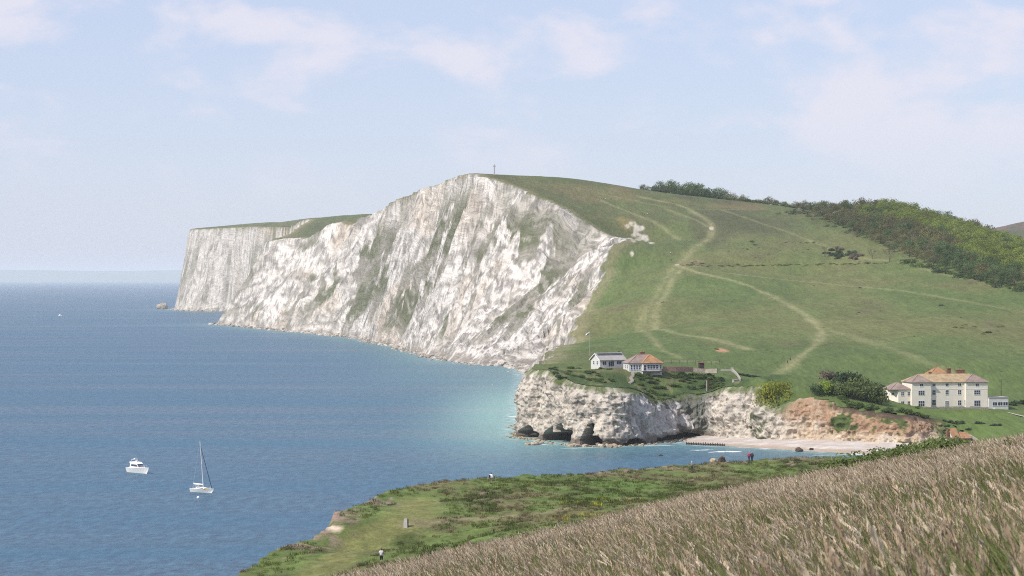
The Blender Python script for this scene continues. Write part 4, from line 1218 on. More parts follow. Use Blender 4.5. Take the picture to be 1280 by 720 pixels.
MB().box(-2.0, -0.62, 1.6, 2.9, -2, 3.0).box(-1.7, -0.63, 1.8, 2.7, 3.0, 5.0).box(-1.55, -0.75, 1.9, 2.6, 5.0, 5.6).build('chimney', M_BRICK, cot)
window(cot, 3.4, 0, 0.6, 1.1, 1.2)
wall_run('yard_wall', 'sloping stone wall right of the beach cottage', 'wall', [P(1212, 545, 782), P(1218, 548.5, 780), P(1224, 552, 778)], 0.6, 0.5, M_STONE, 1.2)
sb = P(1182.5, 555.5, 770)
hut2 = thing('beach_hut', 'tiny blue and white gabled hut beside the brick chimney stack', 'hut', tuple(sb), R(10))
MB().box(-0.7, 0.7, 0, 1.4, -1.5, 1.3).build('wall', M_BLUE, hut2); MB().add([(-0.85, -0.15, 1.2), (0.85, -0.15, 1.2), (0, -0.15, 2.3), (-0.85, 1.5, 1.2), (0.85, 1.5, 1.2), (0, 1.5, 2.3)], [(0, 1, 2), (5, 4, 3), (0, 2, 5, 3), (1, 4, 5, 2), (0, 3, 4, 1)]).build('roof', M_TRIM, hut2)
MB().box(-0.35, 0.35, -0.04, 0.01, -0.2, 1.2).build('door', M_TRIM, hut2)
wall_run('sea_wall', 'short dark sea wall at the right end of the shingle beach', 'wall', [P(1134, 564.6, 766), P(1142, 564.4, 768), P(1152, 563.5, 770)], 1.5, 0.6, M_TIMBER, 1.0)
# groyne at the left end of the beach
gp = [np.array(FT(858 + i * 3.0, 555.8 + 0.12 * i)) for i in range(17)]
gro = thing('groyne', 'row of dark timber piles at the left end of the beach', 'groyne', (gp[0][0], gp[0][1], 0))
for i, p in enumerate(gp):
    q = p - gp[0]; MB().tube([(q[0], q[1], -0.8), (q[0] + 0.03, q[1], 0.9 + 0.25 * random.random())], [0.17, 0.15], 6).build('pile', M_TIMBER, gro)
q = gp[-1] - gp[0]; MB().add([(0, 0.22, 0.1), (q[0], q[1] + 0.22, 0.1), (q[0], q[1] + 0.3, 0.1), (0, 0.3, 0.1), (0, 0.22, 0.6), (q[0], q[1] + 0.22, 0.6), (q[0], q[1] + 0.3, 0.6), (0, 0.3, 0.6)], [(0, 1, 2, 3), (7, 6, 5, 4), (0, 4, 5, 1), (1, 5, 6, 2), (2, 6, 7, 3), (3, 7, 4, 0)]).build('plank', M_TIMBER, gro)

# ---- monument on the summit
mz = P(618, 219.3, 1915)
mon = thing('monument', 'tall slender stone cross on the summit of the down', 'monument', tuple(mz))
MB().box(-1.3, 1.3, -1.3, 1.3, -1.2, 0.5).box(-0.95, 0.95, -0.95, 0.95, 0.5, 1.0).build('plinth', M_GREYST, mon)
MB().loft([[(-0.55, -0.4, 1.0), (0.55, -0.4, 1.0), (0.55, 0.4, 1.0), (-0.55, 0.4, 1.0)], [(-0.42, -0.3, 8.6), (0.42, -0.3, 8.6), (0.42, 0.3, 8.6), (-0.42, 0.3, 8.6)]]).build('shaft', M_GREYST, mon)
ch_ = MB().box(-0.40, 0.40, -0.28, 0.28, 6.9 + 1.7, 9.4); ch_.box(-1.0, -0.402, -0.26, 0.26, 7.5, 8.2); ch_.box(0.402, 1.0, -0.26, 0.26, 7.5, 8.2)
ch_.tube([(0.78 * math.cos(a), 0, 7.85 + 0.78 * math.sin(a)) for a in np.linspace(0, 2 * math.pi, 17)], 0.16, 5)
ch_.build('cross_head', M_GREYST, mon)

# ---- marker slab and post on the near cliff top
def near_pt(px, py, y0=200, y1=425):
    return hit(px, py, y0, y1, lambda a, b: near_z(a, b))
sp = near_pt(507, 659.5)
slab = thing('marker_slab', 'upright grey stone slab beside the mown path on the near cliff top', 'marker', tuple(sp), R(-18))
MB().loft([[(-0.30, -0.14, -0.3), (0.30, -0.14, -0.3), (0.30, 0.14, -0.3), (-0.30, 0.14, -0.3)], [(-0.24, -0.07, 1.1), (0.24, -0.07, 1.1), (0.24, 0.12, 1.1), (-0.24, 0.12, 1.1)]]).build('slab', M_GREYST, slab)
MB().box(-0.17, 0.2, -0.06, 0.10, 1.102, 1.26).build('cap', M_CONC, slab)
MB().box(0.305, 0.38, -0.05, 0.1, -0.3, 1.12).build('support_post', M_TIMBER, slab)
pp = near_pt(1040, 577)
po = thing('fence_post', 'single thin pale post on the near cliff top below the beach', 'post', tuple(pp))
MB().tube([(0, 0, -0.4), (0.02, 0, 1.0)], [0.07, 0.06], 6).build('shaft', M_CONC, po); MB().tube([(0.02, 0, 1.0), (0.02, 0, 1.05)], [0.075, 0.03], 6).build('cap', M_CONC, po)

# ================================================================== ROCKS
def rock_mesh(name, seed, sub=2, flat=0.7, cols=((0.20, 0.165, 0.13), (0.34, 0.30, 0.25)), mat=None):
    bm = bmesh.new(); bmesh.ops.create_icosphere(bm, subdivisions=sub, radius=1)
    v = np.array([p.co for p in bm.verts]); f = np.array([[q.index for q in p.verts] for p in bm.faces]); bm.free()
    n = 0.45 * fbm(v[:, 0] * 1.3 + seed * 9, v[:, 1] * 1.3, v[:, 2] * 1.3, 3) + 0.2 * ridge(v[:, 0] * 2 + seed, v[:, 1] * 2, v[:, 2] * 2, 2)
    v = v * (0.9 + n)[:, None] * np.array([1, 0.85, flat])
    c = mixc(np.tile(np.array(cols[0]), (len(v), 1)), cols[1], sstep(-0.3, 0.4, fbm(v[:, 0] * 2 + seed, v[:, 1] * 2, v[:, 2] * 2, 3)))
    return v, f, c
def rock(name, label, cat, loc, size, seed, flat=0.7, cols=((0.20, 0.165, 0.13), (0.34, 0.30, 0.25)), group=None, rz=0.0):
    v, f, c = rock_mesh(name, seed, 3, flat, cols)
    o = link(name, np_mesh(name, v * np.array(size), f, M_ROCK, False, {'col': c}), None, loc); o.rotation_euler = (0, 0, rz)
    return tag(o, label, cat, group)
DK = ((0.055, 0.04, 0.03), (0.115, 0.085, 0.06)); PALE = ((0.40, 0.31, 0.19), (0.52, 0.43, 0.28)); CHK = ((0.36, 0.33, 0.28), (0.52, 0.48, 0.42))
x_, y_ = FT(902, 579.5); rock('sea_rock', 'dark brown boulder standing in the shallow bay', 'rock', (x_, y_, 0.6), (1.2, 1.2, 1.9), 3, 0.8, DK)
x_, y_ = FT(892.5, 578.0); rock('sea_rock', 'pale sandy boulder awash in the bay', 'rock', (x_, y_, 0.3), (1.35, 1.2, 1.4), 5, 0.7, PALE)
x_, y_ = FT(826, 569.5); rock('sea_rock', 'small brown rock awash off the headland', 'rock', (x_, y_, 0.1), (0.8, 0.6, 0.5), 6, 0.7, DK)
for k, (px, py, sz, lb) in enumerate([(999, 562.6, 1.5, 'dark boulder at the water edge of the beach, lowest of the row of three'), (1003.5, 558.6, 0.95, 'middle dark boulder of the row of three on the beach'), (1008.5, 556.3, 0.95, 'uppermost dark boulder of the row of three on the beach'), (1014.5, 564.6, 0.75, 'small dark boulder at the waterline right of the row of three')]):
    x_, y_ = FT(px, py, 0.5); rock('beach_boulder', lb, 'boulder', (x_, y_, 0.5 + 0.3 * k), (sz, sz * 0.9, sz * 0.75), 11 + k, 0.75, DK, 'dark boulders on the beach')
x_, y_ = FT(202, 386.2); rock('sea_stack', 'low pointed rock stack off the far headland', 'rock', (x_, y_, 2.0), (11, 9, 15), 8, 0.7, ((0.24, 0.21, 0.18), (0.40, 0.37, 0.32)))
x_, y_ = FT(211, 387.6); rock('sea_stack', 'small low rock between the pointed stack and the far headland', 'rock', (x_, y_, 0.0), (8, 5, 3), 9, 0.5, ((0.24, 0.21, 0.18), (0.36, 0.33, 0.3)))
x_, y_ = FT(646, 537.5); rock('sea_rock', 'brown rock just off the left point of the headland', 'rock', (x_, y_, 0.2), (0.9, 0.8, 1.1), 13, 0.8, ((0.12, 0.10, 0.08), (0.3, 0.25, 0.2)))
# boulder apron along the foot of the great cliff, and ledges round the headland
base_rocks = [rock_mesh('r', k, 1) for k in range(6)]
def scatter_rocks(name, label, places, cols):
    VV, FF, CC, b0 = [], [], [], 0
    for (px_, py_, pz_, s_) in places:
        v, f, _ = base_rocks[rng.integers(6)]
        a = rng.random() * 6.28; c, sn = math.cos(a), math.sin(a)
        w = v * s_ * (0.7 + 0.6 * rng.random(3))
        w = np.stack([w[:, 0] * c - w[:, 1] * sn, w[:, 0] * sn + w[:, 1] * c, w[:, 2]], 1) + np.array([px_, py_, pz_])
        VV.append(w); FF.append(f + b0); b0 += len(v)
        t_m = rng.random(); CC.append(np.tile(np.array(cols[0]) * (1 - t_m) + np.array(cols[1]) * t_m, (len(v), 1)))
    o = link(name, np_mesh(name, np.vstack(VV), np.vstack(FF), M_ROCK, False, {'col': np.vstack(CC)}))
    return tag(o, label, kind='stuff')
pl_ = []
for i in range(len(cs) - 1):
    a, b = cs[i, :2], cs[i + 1, :2]; L = np.linalg.norm(b - a); nrm = np.array([b[1] - a[1], -(b[0] - a[0])]) / L
    ym = a[1]
    if ym > 4300 or ym < 1350: continue
    dens = 1.1 if ym < 2400 else 0.6
    for k in range(int(L * dens)):
        t0 = rng.random(); off = rng.normal(-0.5, 4.2); s_ = rng.gamma(2.2, 0.55) * (1 if ym < 2400 else 1.7)
        q = a + (b - a) * t0 + nrm * off
        pl_.append((q[0], q[1], max(-0.2, 0.22 * off + 0.35), min(s_, 4.5)))
scatter_rocks('boulders', 'tumbled grey boulders along the foot of the white cliff', pl_, ((0.17, 0.145, 0.125), (0.48, 0.44, 0.38)))
pl_ = []
for i in range(260):
    k = rng.integers(18, len(foot2) - 1); t0 = rng.random(); a, b = foot2[k], foot2[k + 1]
    q = a + (b - a) * t0; n_ = np.array([-(b[1] - a[1]), b[0] - a[0]]); n_ = n_ / max(np.linalg.norm(n_), 1e-6)
    off = abs(rng.normal(0, 2.4)); q = q + n_ * off
    pl_.append((q[0], q[1], -0.1 + 0.25 * rng.random(), 0.35 + 0.6 * rng.random()))
scatter_rocks('ledge_rocks', 'low brown wave-washed ledges round the headland foot', pl_, ((0.17, 0.13, 0.08), (0.36, 0.30, 0.21)))
pl_ = []
for px, py, zz in [(663, 556, 0.2), (668, 555, 0.4), (672, 556, 0.2), (718, 558, 0.4), (722, 557, 0.4), (727, 558, 0.3), (754, 558, 0.6), (762, 559, 0.4), (769, 559, 0.4)]:
    x_, y_ = FT(px, py)
    for k in range(5): pl_.append((x_ + rng.normal(0, 1), y_ + rng.normal(0, 1.5), zz, 0.6 + 0.9 * rng.random()))
scatter_rocks('fallen_blocks', 'fallen chalk blocks in front of the caves', pl_, ((0.28, 0.22, 0.15), (0.48, 0.42, 0.34)))

# ================================================================== BOATS
M_GEL = mat_plain('white_gelcoat', (0.80, 0.79, 0.76), 0.25, 0.03, 1.0, spec=0.5)
M_DECK = mat_plain('boat_deck', (0.70, 0.68, 0.62), 0.6, 0.05, 2.0)
M_ALU = mat_plain('mast_alloy', (0.62, 0.62, 0.62), 0.35, 0.05, 1.0, metal=0.3)
M_NAVY = mat_plain('navy_canvas', (0.03, 0.04, 0.08), 0.8, 0.1, 2.0)
M_YEL = mat_plain('yellow_cover', (0.62, 0.42, 0.08), 0.8, 0.1, 2.0)
def hull(L, B, H, draft, flare=0.75, n=11, fine=1.6):
    rings = []
    for i in range(n):
        u = i / (n - 1); x = -L / 2 + L * u
        w = B / 2 * (1 - max(0, (u - 0.35) / 0.65) ** fine); w = max(w, 0.03)
        h = H * (1 + 0.35 * u * u); wl_ = w * (flare - 0.25 * u)
        xr = x + (0.13 * L * u ** 3); wl_ = wl_ * (1 - 0.35 * u ** 3); x = x - 0.05 * L * u ** 4
        rings.append([(x, -wl_ * 0.4, -draft), (x, -wl_, 0.0), (xr, -w, h), (xr, w, h), (x, wl_, 0.0), (x, wl_ * 0.4, -draft)])
    return MB().loft(rings)
x_, y_ = FT(173.2, 591)
myac = thing('motor_yacht', 'white motor yacht with flybridge and dark windscreen lying on the blue sea', 'boat', (x_, y_, 0), R(-50))
hull(9.8, 3.6, 1.45, 0.5).build('hull', M_GEL, myac)
MB().loft([[(-3.2, -1.35, 1.5), (1.9, -1.1, 1.72), (1.9, 1.1, 1.72), (-3.2, 1.35, 1.5)], [(-3.0, -1.2, 2.75), (0.5, -1.0, 2.75), (0.5, 1.0, 2.75), (-3.0, 1.2, 2.75)]]).build('cabin', M_GEL, myac)
MB().loft([[(1.55, -1.02, 1.95), (1.62, -1.02, 1.95), (1.62, 1.02, 1.95), (1.55, 1.02, 1.95)], [(0.62, -0.93, 2.62), (0.72, -0.93, 2.62), (0.72, 0.93, 2.62), (0.62, 0.93, 2.62)]]).build('windscreen', M_GLASS, myac)
for s_ in (-1, 1):
    MB().add([(-2.4, s_ * 1.31, 1.95), (1.2, s_ * 1.14, 2.0), (0.5, s_ * 1.06, 2.6), (-2.4, s_ * 1.25, 2.6), (-2.4, s_ * 1.2, 1.95), (1.2, s_ * 1.03, 2.0), (0.5, s_ * 0.95, 2.6), (-2.4, s_ * 1.14, 2.6)],
             [(0, 1, 2, 3), (7, 6, 5, 4), (0, 4, 5, 1), (1, 5, 6, 2), (2, 6, 7, 3), (3, 7, 4, 0)]).build('side_window', M_GLASS, myac)
MB().loft([[(-3.3, -1.25, 2.76), (0.9, -1.0, 2.76), (0.9, 1.0, 2.76), (-3.3, 1.25, 2.76)], [(-3.4, -1.3, 3.3), (0.3, -0.9, 3.25), (0.3, 0.9, 3.25), (-3.4, 1.3, 3.3)]]).build('flybridge', M_GEL, myac)
ar = MB(); ar.tube([(-2.9, -1.15, 3.2), (-2.5, -1.0, 4.0), (-2.5, 1.0, 4.0), (-2.9, 1.15, 3.2)], 0.1, 6); ar.build('radar_arch', M_GEL, myac)
MB().tube([(-2.5, 0, 4.05), (-2.5, 0, 4.2), (-2.5, 0, 4.35)], [0.32, 0.34, 0.1], 10).build('radar_dome', M_GEL, myac)
MB().tube([(-2.3, 0.5, 4.0), (-2.6, 0.5, 5.6)], 0.03, 4).build('aerial', M_ALU, myac)
MB().box(-0.9, -0.3, -0.6, 0.0, 3.2, 3.75).build('helm_seat', M_GEL, myac)
rl = MB(); rl.tube([(1.0, -1.25, 2.2), (3.2, -0.95, 2.45), (4.9, 0, 2.6), (3.2, 0.95, 2.45), (1.0, 1.25, 2.2)], 0.025, 4)
for xx, yy in ((1.0, 1.25), (3.2, 0.95), (4.9, 0)):
    for s_ in (-1, 1): rl.tube([(xx, s_ * yy, 1.5), (xx, s_ * yy, 2.2 + 0.1 * xx)], 0.02, 4)
rl.build('bow_rail', M_ALU, myac)

x_, y_ = FT(252.3, 615.5)
sail = thing('sailing_yacht', 'white sailing yacht with bare tall mast moored beside a round white buoy', 'sailing boat', (x_, y_, 0), R(-36))
hull(7.4, 2.5, 0.95, 0.5, 0.7, 11, 1.9).build('hull', M_GEL, sail)
MB().loft([[(-3.5, -1.14, 0.99), (1.8, -0.95, 1.06), (1.8, 0.95, 1.06), (-3.5, 1.14, 0.99)], [(-3.5, -1.12, 1.02), (1.8, -0.92, 1.1), (1.8, 0.92, 1.1), (-3.5, 1.12, 1.02)]]).build('deck', M_DECK, sail)
MB().loft([[(-1.6, -0.75, 1.05), (2.0, -0.55, 1.1), (2.0, 0.55, 1.1), (-1.6, 0.75, 1.05)], [(-1.5, -0.6, 1.55), (1.3, -0.4, 1.4), (1.3, 0.4, 1.4), (-1.5, 0.6, 1.55)]]).build('coach_roof', M_GEL, sail)
for s_ in (-1, 1): MB().box(-1.2, 0.9, s_ * 0.68 - 0.04, s_ * 0.68 + 0.04, 1.18, 1.36).build('porthole', M_GLASS, sail)
MB().tube([(0.55, 0, 1.3), (-0.05, 0, 8.0), (-0.75, 0, 14.3)], [0.16, 0.14, 0.10], 8).build('mast', M_ALU, sail)
MB().tube([(0.45, 0, 2.2), (-3.2, 0, 2.35)], 0.16, 8).build('boom_cover', M_DECK, sail)
MB().tube([(3.75, 0, 1.4), (-0.55, 0, 12.9)], [0.11, 0.07], 6).build('furled_headsail', M_NAVY, sail)
MB().tube([(-3.6, 0, 1.1), (-0.75, 0, 14.2)], 0.018, 4).build('backstay', M_ALU, sail)
MB().tube([(-0.1, -0.75, 8.0), (-0.1, 0.75, 8.0)], 0.04, 4).build('spreader', M_ALU, sail)
sh_ = MB()
for i in range(4):
    a_ = -0.6 - 0.6 * i
    sh_.tube([(a_, -0.8, 1.1), (a_ - 0.1, -0.65, 2.0), (a_ - 0.1, 0.65, 2.0), (a_, 0.8, 1.1)], 0.03, 4)
sh_.build('hood_frame', M_ALU, sail)
MB().box(-2.5, -0.6, -0.68, 0.68, 2.0, 2.05).build('hood', M_DECK, sail)
MB().tube([(1.5, -0.9, 1.2), (2.9, -0.35, 1.35)], 0.13, 6).build('deck_cover', M_YEL, sail)
pr = MB(); pr.tube([(-3.6, -1.0, 1.0), (-3.65, -1.0, 1.6), (-3.65, 1.0, 1.6), (-3.6, 1.0, 1.0)], 0.03, 4); pr.tube([(2.6, -0.5, 1.2), (3.7, 0, 1.9), (2.6, 0.5, 1.2)], 0.03, 4); pr.build('rail', M_ALU, sail)

def buoy(label, px, py, r):
    x_, y_ = FT(px, py); rr = [(0.5, -0.5), (0.9, -0.25), (1.0, 0.1), (0.88, 0.55), (0.5, 0.88), (0.15, 1.0)]
    t = thing('mooring_buoy', label, 'buoy', (x_, y_, 0.15 * r))
    MB().loft([[(r * a * math.cos(k * math.pi / 6), r * a * math.sin(k * math.pi / 6), r * b) for k in range(12)] for a, b in rr]).build('float', M_GEL, t, True)
    MB().tube([(0.18 * r * math.cos(a), 0, r * 1.1 + 0.18 * r * math.sin(a)) for a in np.linspace(0, 6.28, 9)], 0.05 * r, 5).build('mooring_ring', M_ALU, t)
buoy('round white mooring buoy below the sailing yacht', 247.6, 622.6, 0.42)
x_, y_ = FT(75, 395)
fb = thing('small_boat', 'tiny white boat far out on the open sea left of the cliffs', 'boat', (x_, y_, 0), R(-25))
hull(6.5, 2.4, 1.1, 0.4).build('hull', M_GEL, fb); MB().loft([[(-1.6, -0.8, 1.1), (1.0, -0.7, 1.2), (1.0, 0.7, 1.2), (-1.6, 0.8, 1.1)], [(-1.5, -0.7, 2.6), (0.5, -0.6, 2.6), (0.5, 0.6, 2.6), (-1.5, 0.7, 2.6)]]).build('cabin', M_GEL, fb)

# ================================================================== PEOPLE
M_SKIN = mat_plain('skin', (0.42, 0.26, 0.19), 0.6, 0.05, 3.0)
def person(label, loc, rz, top, legs, hair, pose='stand', shorts=False, extra=None, group=None, hat=None):
    root = thing('person', label, 'person', loc, rz, group)
    V_ = {}; vs, rad, es = [], [], []
    def add(n, co, r, frm=None):
        V_[n] = len(vs); vs.append(co); rad.append(r)
        if frm is not None: es.append((V_[frm], V_[n]))
    add('pelvis', (0, 0, 0.95), 0.15)
    add('waist', (0, 0.0, 1.10), 0.135, 'pelvis'); add('chest', (0, 0.01, 1.32), 0.165, 'waist'); add('neckb', (0, 0.01, 1.47), 0.075, 'chest')
    add('neck', (0, -0.01, 1.53), 0.055, 'neckb'); add('jaw', (0, -0.035, 1.60), 0.075, 'neck'); add('head', (0, -0.02, 1.68), 0.10, 'jaw'); add('crown', (0, 0.0, 1.75), 0.075, 'head')
    add('nose', (0, -0.135, 1.655), 0.014, 'head')
    for s_, sd_ in ((-1, 'l'), (1, 'r')):
        st = 0.0 if pose != 'walk' else s_ * 0.22
        add('hip' + sd_, (s_ * 0.095, 0, 0.88), 0.10, 'pelvis'); add('knee' + sd_, (s_ * 0.10, -0.03 - st * 0.7, 0.50), 0.062, 'hip' + sd_)
        add('ank' + sd_, (s_ * 0.10, 0.02 - st * 1.3, 0.10), 0.042, 'knee' + sd_); add('toe' + sd_, (s_ * 0.12, -0.13 - st * 1.3, 0.04), 0.038, 'ank' + sd_)
        add('sho' + sd_, (s_ * 0.18, 0.01, 1.41), 0.068, 'chest')
        if pose == 'phone':
            el, ha = (s_ * 0.30, -0.12, 1.18), (s_ * 0.10, -0.30, 1.42)
        elif pose == 'walk':
            el, ha = (s_ * 0.25, 0.05 + st * 0.4, 1.15), (s_ * 0.25, -0.10 + st * 0.9, 0.92)
        else:
            el, ha = (s_ * 0.27, 0.03, 1.14), (s_ * 0.26, -0.06, 0.89)
        add('elb' + sd_, el, 0.045, 'sho' + sd_); add('wri' + sd_, ha, 0.030, 'elb' + sd_)
        d_ = (Vector(ha) - Vector(el)).normalized(); sdv = d_.cross(Vector((0, 1, 0.2))).normalized(); pal = Vector(ha) + d_ * 0.06
        add('palm' + sd_, tuple(pal), 0.032, 'wri' + sd_)
        for k, ln in enumerate((0.075, 0.085, 0.08, 0.06)):
            b_ = pal + d_ * 0.035 + sdv * (k - 1.5) * 0.02; m_k = b_ + d_ * ln * 0.6; e_k = m_k + d_ * ln * 0.35 + Vector((0, -0.02, 0))
            add('f%d%s' % (k, sd_), tuple(b_), 0.010, 'palm' + sd_); add('g%d%s' % (k, sd_), tuple(m_k), 0.009, 'f%d%s' % (k, sd_)); add('e%d%s' % (k, sd_), tuple(e_k), 0.007, 'g%d%s' % (k, sd_))
        add('th' + sd_, tuple(pal - d_ * 0.01 - sdv * 0.045), 0.011, 'palm' + sd_); add('tt' + sd_, tuple(pal + d_ * 0.035 - sdv * 0.06), 0.009, 'th' + sd_)
    me = bpy.data.meshes.new('body_cage'); me.from_pydata(vs, es, [])
    tmp = link('body_cage', me)
    sk = tmp.modifiers.new('skin', 'SKIN'); su = tmp.modifiers.new('sub', 'SUBSURF'); su.levels = su.render_levels = 1
    lay = me.skin_vertices[0].data
    for i, r in enumerate(rad): lay[i].radius = (r * (1.18 if vs[i][2] > 0.85 and r > 0.12 else 1.0), r * (0.8 if r > 0.12 else 1.0))
    lay[0].use_root = True
    dg = bpy.context.evaluated_depsgraph_get()
    bme = bpy.data.meshes.new_from_object(tmp.evaluated_get(dg))
    bpy.data.objects.remove(tmp)
    bme.name = 'body'; bme.materials.clear(); bme.materials.append(M_SKIN)
    bme.polygons.foreach_set('use_smooth', np.full(len(bme.polygons), True))
    link('body', bme, root)
    bm = bmesh.new(); bm.from_mesh(bme); bm.normal_update()
    def shell(name, test, off, mat):
        b2_ = bm.copy()
        kill = [f for f in b2_.faces if not test(f.calc_center_median())]
        bmesh.ops.delete(b2_, geom=kill, context='FACES')
        for v in b2_.verts: v.co += v.normal * off
        m2 = bpy.data.meshes.new(name); b2_.to_mesh(m2); b2_.free(); m2.materials.append(mat)
        m2.polygons.foreach_set('use_smooth', np.full(len(m2.polygons), True))
        o_ = link(name, m2, root); so = o_.modifiers.new('cloth', 'SOLIDIFY'); so.thickness = 0.008; so.offset = 1
        return o_
    armz = 1.12 if shorts else 0.0
    shell('shirt', lambda c: (0.93 < c.z < 1.49 and abs(c.x) < 0.22 and c.y > -0.2) or (abs(c.x) >= 0.17 and c.z > (1.15 if shorts else 0.93) and c.z < 1.49 and c.y > -0.27 and not (pose == 'phone' and c.y < -0.2)), 0.018, top)
    shell('shorts' if shorts else 'trousers', lambda c: (0.46 if shorts else 0.09) < c.z < 1.0 and abs(c.x) < 0.2, 0.016, legs)
    shell('hair', lambda c: c.z > 1.63 and (c.y > -0.07 or c.z > 1.735) and abs(c.x) < 0.15, 0.012, hat or hair)
    shell('shoes', lambda c: c.z < 0.10, 0.008, M_NAVY)
    if extra: extra(root)
    bm.free()
    return root
M_TGREY = mat_plain('pale_grey_cotton', (0.48, 0.47, 0.48), 0.9, 0.08, 6.0)
M_TWHITE = mat_plain('white_cotton', (0.75, 0.75, 0.74), 0.9, 0.05, 6.0)
M_TDARK = mat_plain('black_cotton', (0.018, 0.018, 0.022), 0.9, 0.1, 6.0)
M_TRED = mat_plain('crimson_cotton', (0.34, 0.035, 0.10), 0.9, 0.08, 6.0)
M_TKHA = mat_plain('khaki_cotton', (0.20, 0.17, 0.13), 0.9, 0.08, 6.0)
M_TNAVY = mat_plain('navy_cotton', (0.035, 0.04, 0.075), 0.9, 0.08, 6.0)
M_HAIR = mat_plain('brown_hair', (0.045, 0.028, 0.02), 0.7, 0.15, 8.0)
M_HAIRG = mat_plain('grey_hair', (0.45, 0.43, 0.41), 0.7, 0.1, 8.0)
def bag(root):
    MB().loft([[(0.14, 0.10, 0.98), (0.30, 0.10, 0.98), (0.30, 0.24, 0.98), (0.14, 0.24, 0.98)], [(0.12, 0.12, 1.42), (0.28, 0.12, 1.42), (0.28, 0.22, 1.42), (0.12, 0.22, 1.42)]]).build('shoulder_bag', M_TDARK, root)
def phone(root):
    MB().box(-0.04, 0.04, -0.37, -0.36, 1.44, 1.60).build('phone_case', M_TDARK, root)
p_ = near_pt(476.5, 704.5); person('person in pale grey T-shirt and black shorts standing with arms raised on the near slope', tuple(p_), R(165), M_TGREY, M_TDARK, M_HAIR, 'phone', True, phone)
p_ = near_pt(613.8, 605); person('person in white top with black shoulder bag standing on the cliff edge', tuple(p_), R(170), M_TWHITE, M_TKHA, M_HAIR, 'stand', False, bag)
p_ = near_pt(936.6, 577.2); person('person in crimson top standing left in a pair by the cliff edge', tuple(p_), R(160), M_TRED, M_TNAVY, M_HAIRG, 'walk')
p_ = near_pt(940.2, 577.0); person('person in navy top standing right in a pair by the cliff edge', tuple(p_), R(150), M_TNAVY, M_TDARK, M_HAIRG, 'stand')
p_ = near_pt(864.8, 589); person('person in dark trousers and pale cap alone on the near grass', tuple(p_), R(120), M_TKHA, M_TNAVY, M_HAIR, 'stand', hat=M_TWHITE)
protos = [None, None]
hw = [(838, 317.5, 0, 'walker in white above the path junction on the down'), (837.6, 326.5, 1, 'walker in black just above the path junction on the down'), (839.6, 326.2, 1, 'second walker in black beside the first above the path junction'), (749, 250.5, 1, 'walker in black at the left of the small group near the summit'), (754.5, 249.8, 1, 'walker in black in the middle of the small group near the summit'), (757, 250.2, 0, 'walker in white at the right of the small group near the summit'),
      (788.5, 263.5, 0, 'lone walker in white on the slope below the summit group'), (803, 269, 1, 'walker in black leading the file right of the lone white walker'), (806, 269.3, 1, 'walker in black second in the file right of the lone white walker'), (809.5, 268.6, 0, 'walker in white last in the file right of the lone white walker'),
      (984.5, 455, 1, 'walker in black lower on the pale curving path'), (988, 451.2, 1, 'walker in black higher on the pale curving path'), (1062, 469.5, 0, 'walker in white on the field behind the dark bushes'), (1071.5, 469, 1, 'walker in black on the field behind the dark bushes')]
for px, py, k, lb in hw:
    q = hit(px, py)
    if protos[k] is None:
        protos[k] = person(lb, tuple(q), R(90), (M_TWHITE, M_TDARK)[k], (M_TNAVY, M_TDARK)[k], M_HAIR, 'walk', group='walkers on the down')
    else:
        c = copy_tree(protos[k]); c.location = tuple(q); c.rotation_euler = (0, 0, random.random() * 6.28); c['label'] = lb

# ================================================================== TREES AND BUSHES
M_LEAF = mat_vcol('foliage', 0.75, 0.15, 0.4, vary=0.22)
M_BARK = mat_plain('bark', (0.09, 0.075, 0.06), 0.95, 0.3, 1.0, 0.05)
M_TWIG = mat_plain('bare_twigs', (0.125, 0.095, 0.075), 0.95, 0.25, 1.0)


def foliage(n, rx, ry, rz, leaf, ca, cb, seed, lumps=14, zc=0.0, lump_r=0.42, floor=-0.6):
    """leaf-sized faces gathered in clumps through an uneven crown"""
    g = np.random.default_rng(seed)
    th = g.random(lumps) * 2 * np.pi; ph = np.arccos(np.clip(1 - 1.55 * g.random(lumps), -1, 1))
    rr = 0.55 + 0.28 * g.random(lumps)
    lc = np.stack([np.sin(ph) * np.cos(th), np.sin(ph) * np.sin(th), np.cos(ph)], 1) * rr[:, None]
    lr = lump_r * (0.65 + 0.7 * g.random(lumps))
    k = g.integers(0, lumps, n)
    dirs = g.normal(size=(n, 3)); dirs /= np.linalg.norm(dirs, axis=1)[:, None]
    rad = (0.55 + 0.5 * g.random(n)) * lr[k]
    c = (lc[k] + dirs * rad[:, None])
    c[:, 2] = np.maximum(c[:, 2], floor + 0.1 * g.random(n))
    c *= np.array([rx, ry, rz]); c[:, 2] += zc
    nrm = dirs + 0.7 * g.normal(size=(n, 3)); nrm /= np.linalg.norm(nrm, axis=1)[:, None]
    u = np.cross(nrm, g.normal(size=(n, 3))); u /= np.linalg.norm(u, axis=1)[:, None]; w = np.cross(nrm, u)
    s = leaf * (0.6 + 0.8 * g.random(n))[:, None]
    vs = np.stack([c - u * s, c - w * s * 0.55, c + u * s, c + w * s * 0.55], 1).reshape(-1, 3)
    fs = np.arange(4 * n).reshape(n, 4)
    lt = g.random(lumps)[k]; t = np.clip(0.55 * lt + 0.45 * g.random(n), 0, 1)[:, None]
    col_ = np.array(ca) * (1 - t) + np.array(cb) * t
    return vs, fs, np.repeat(col_, 4, 0)


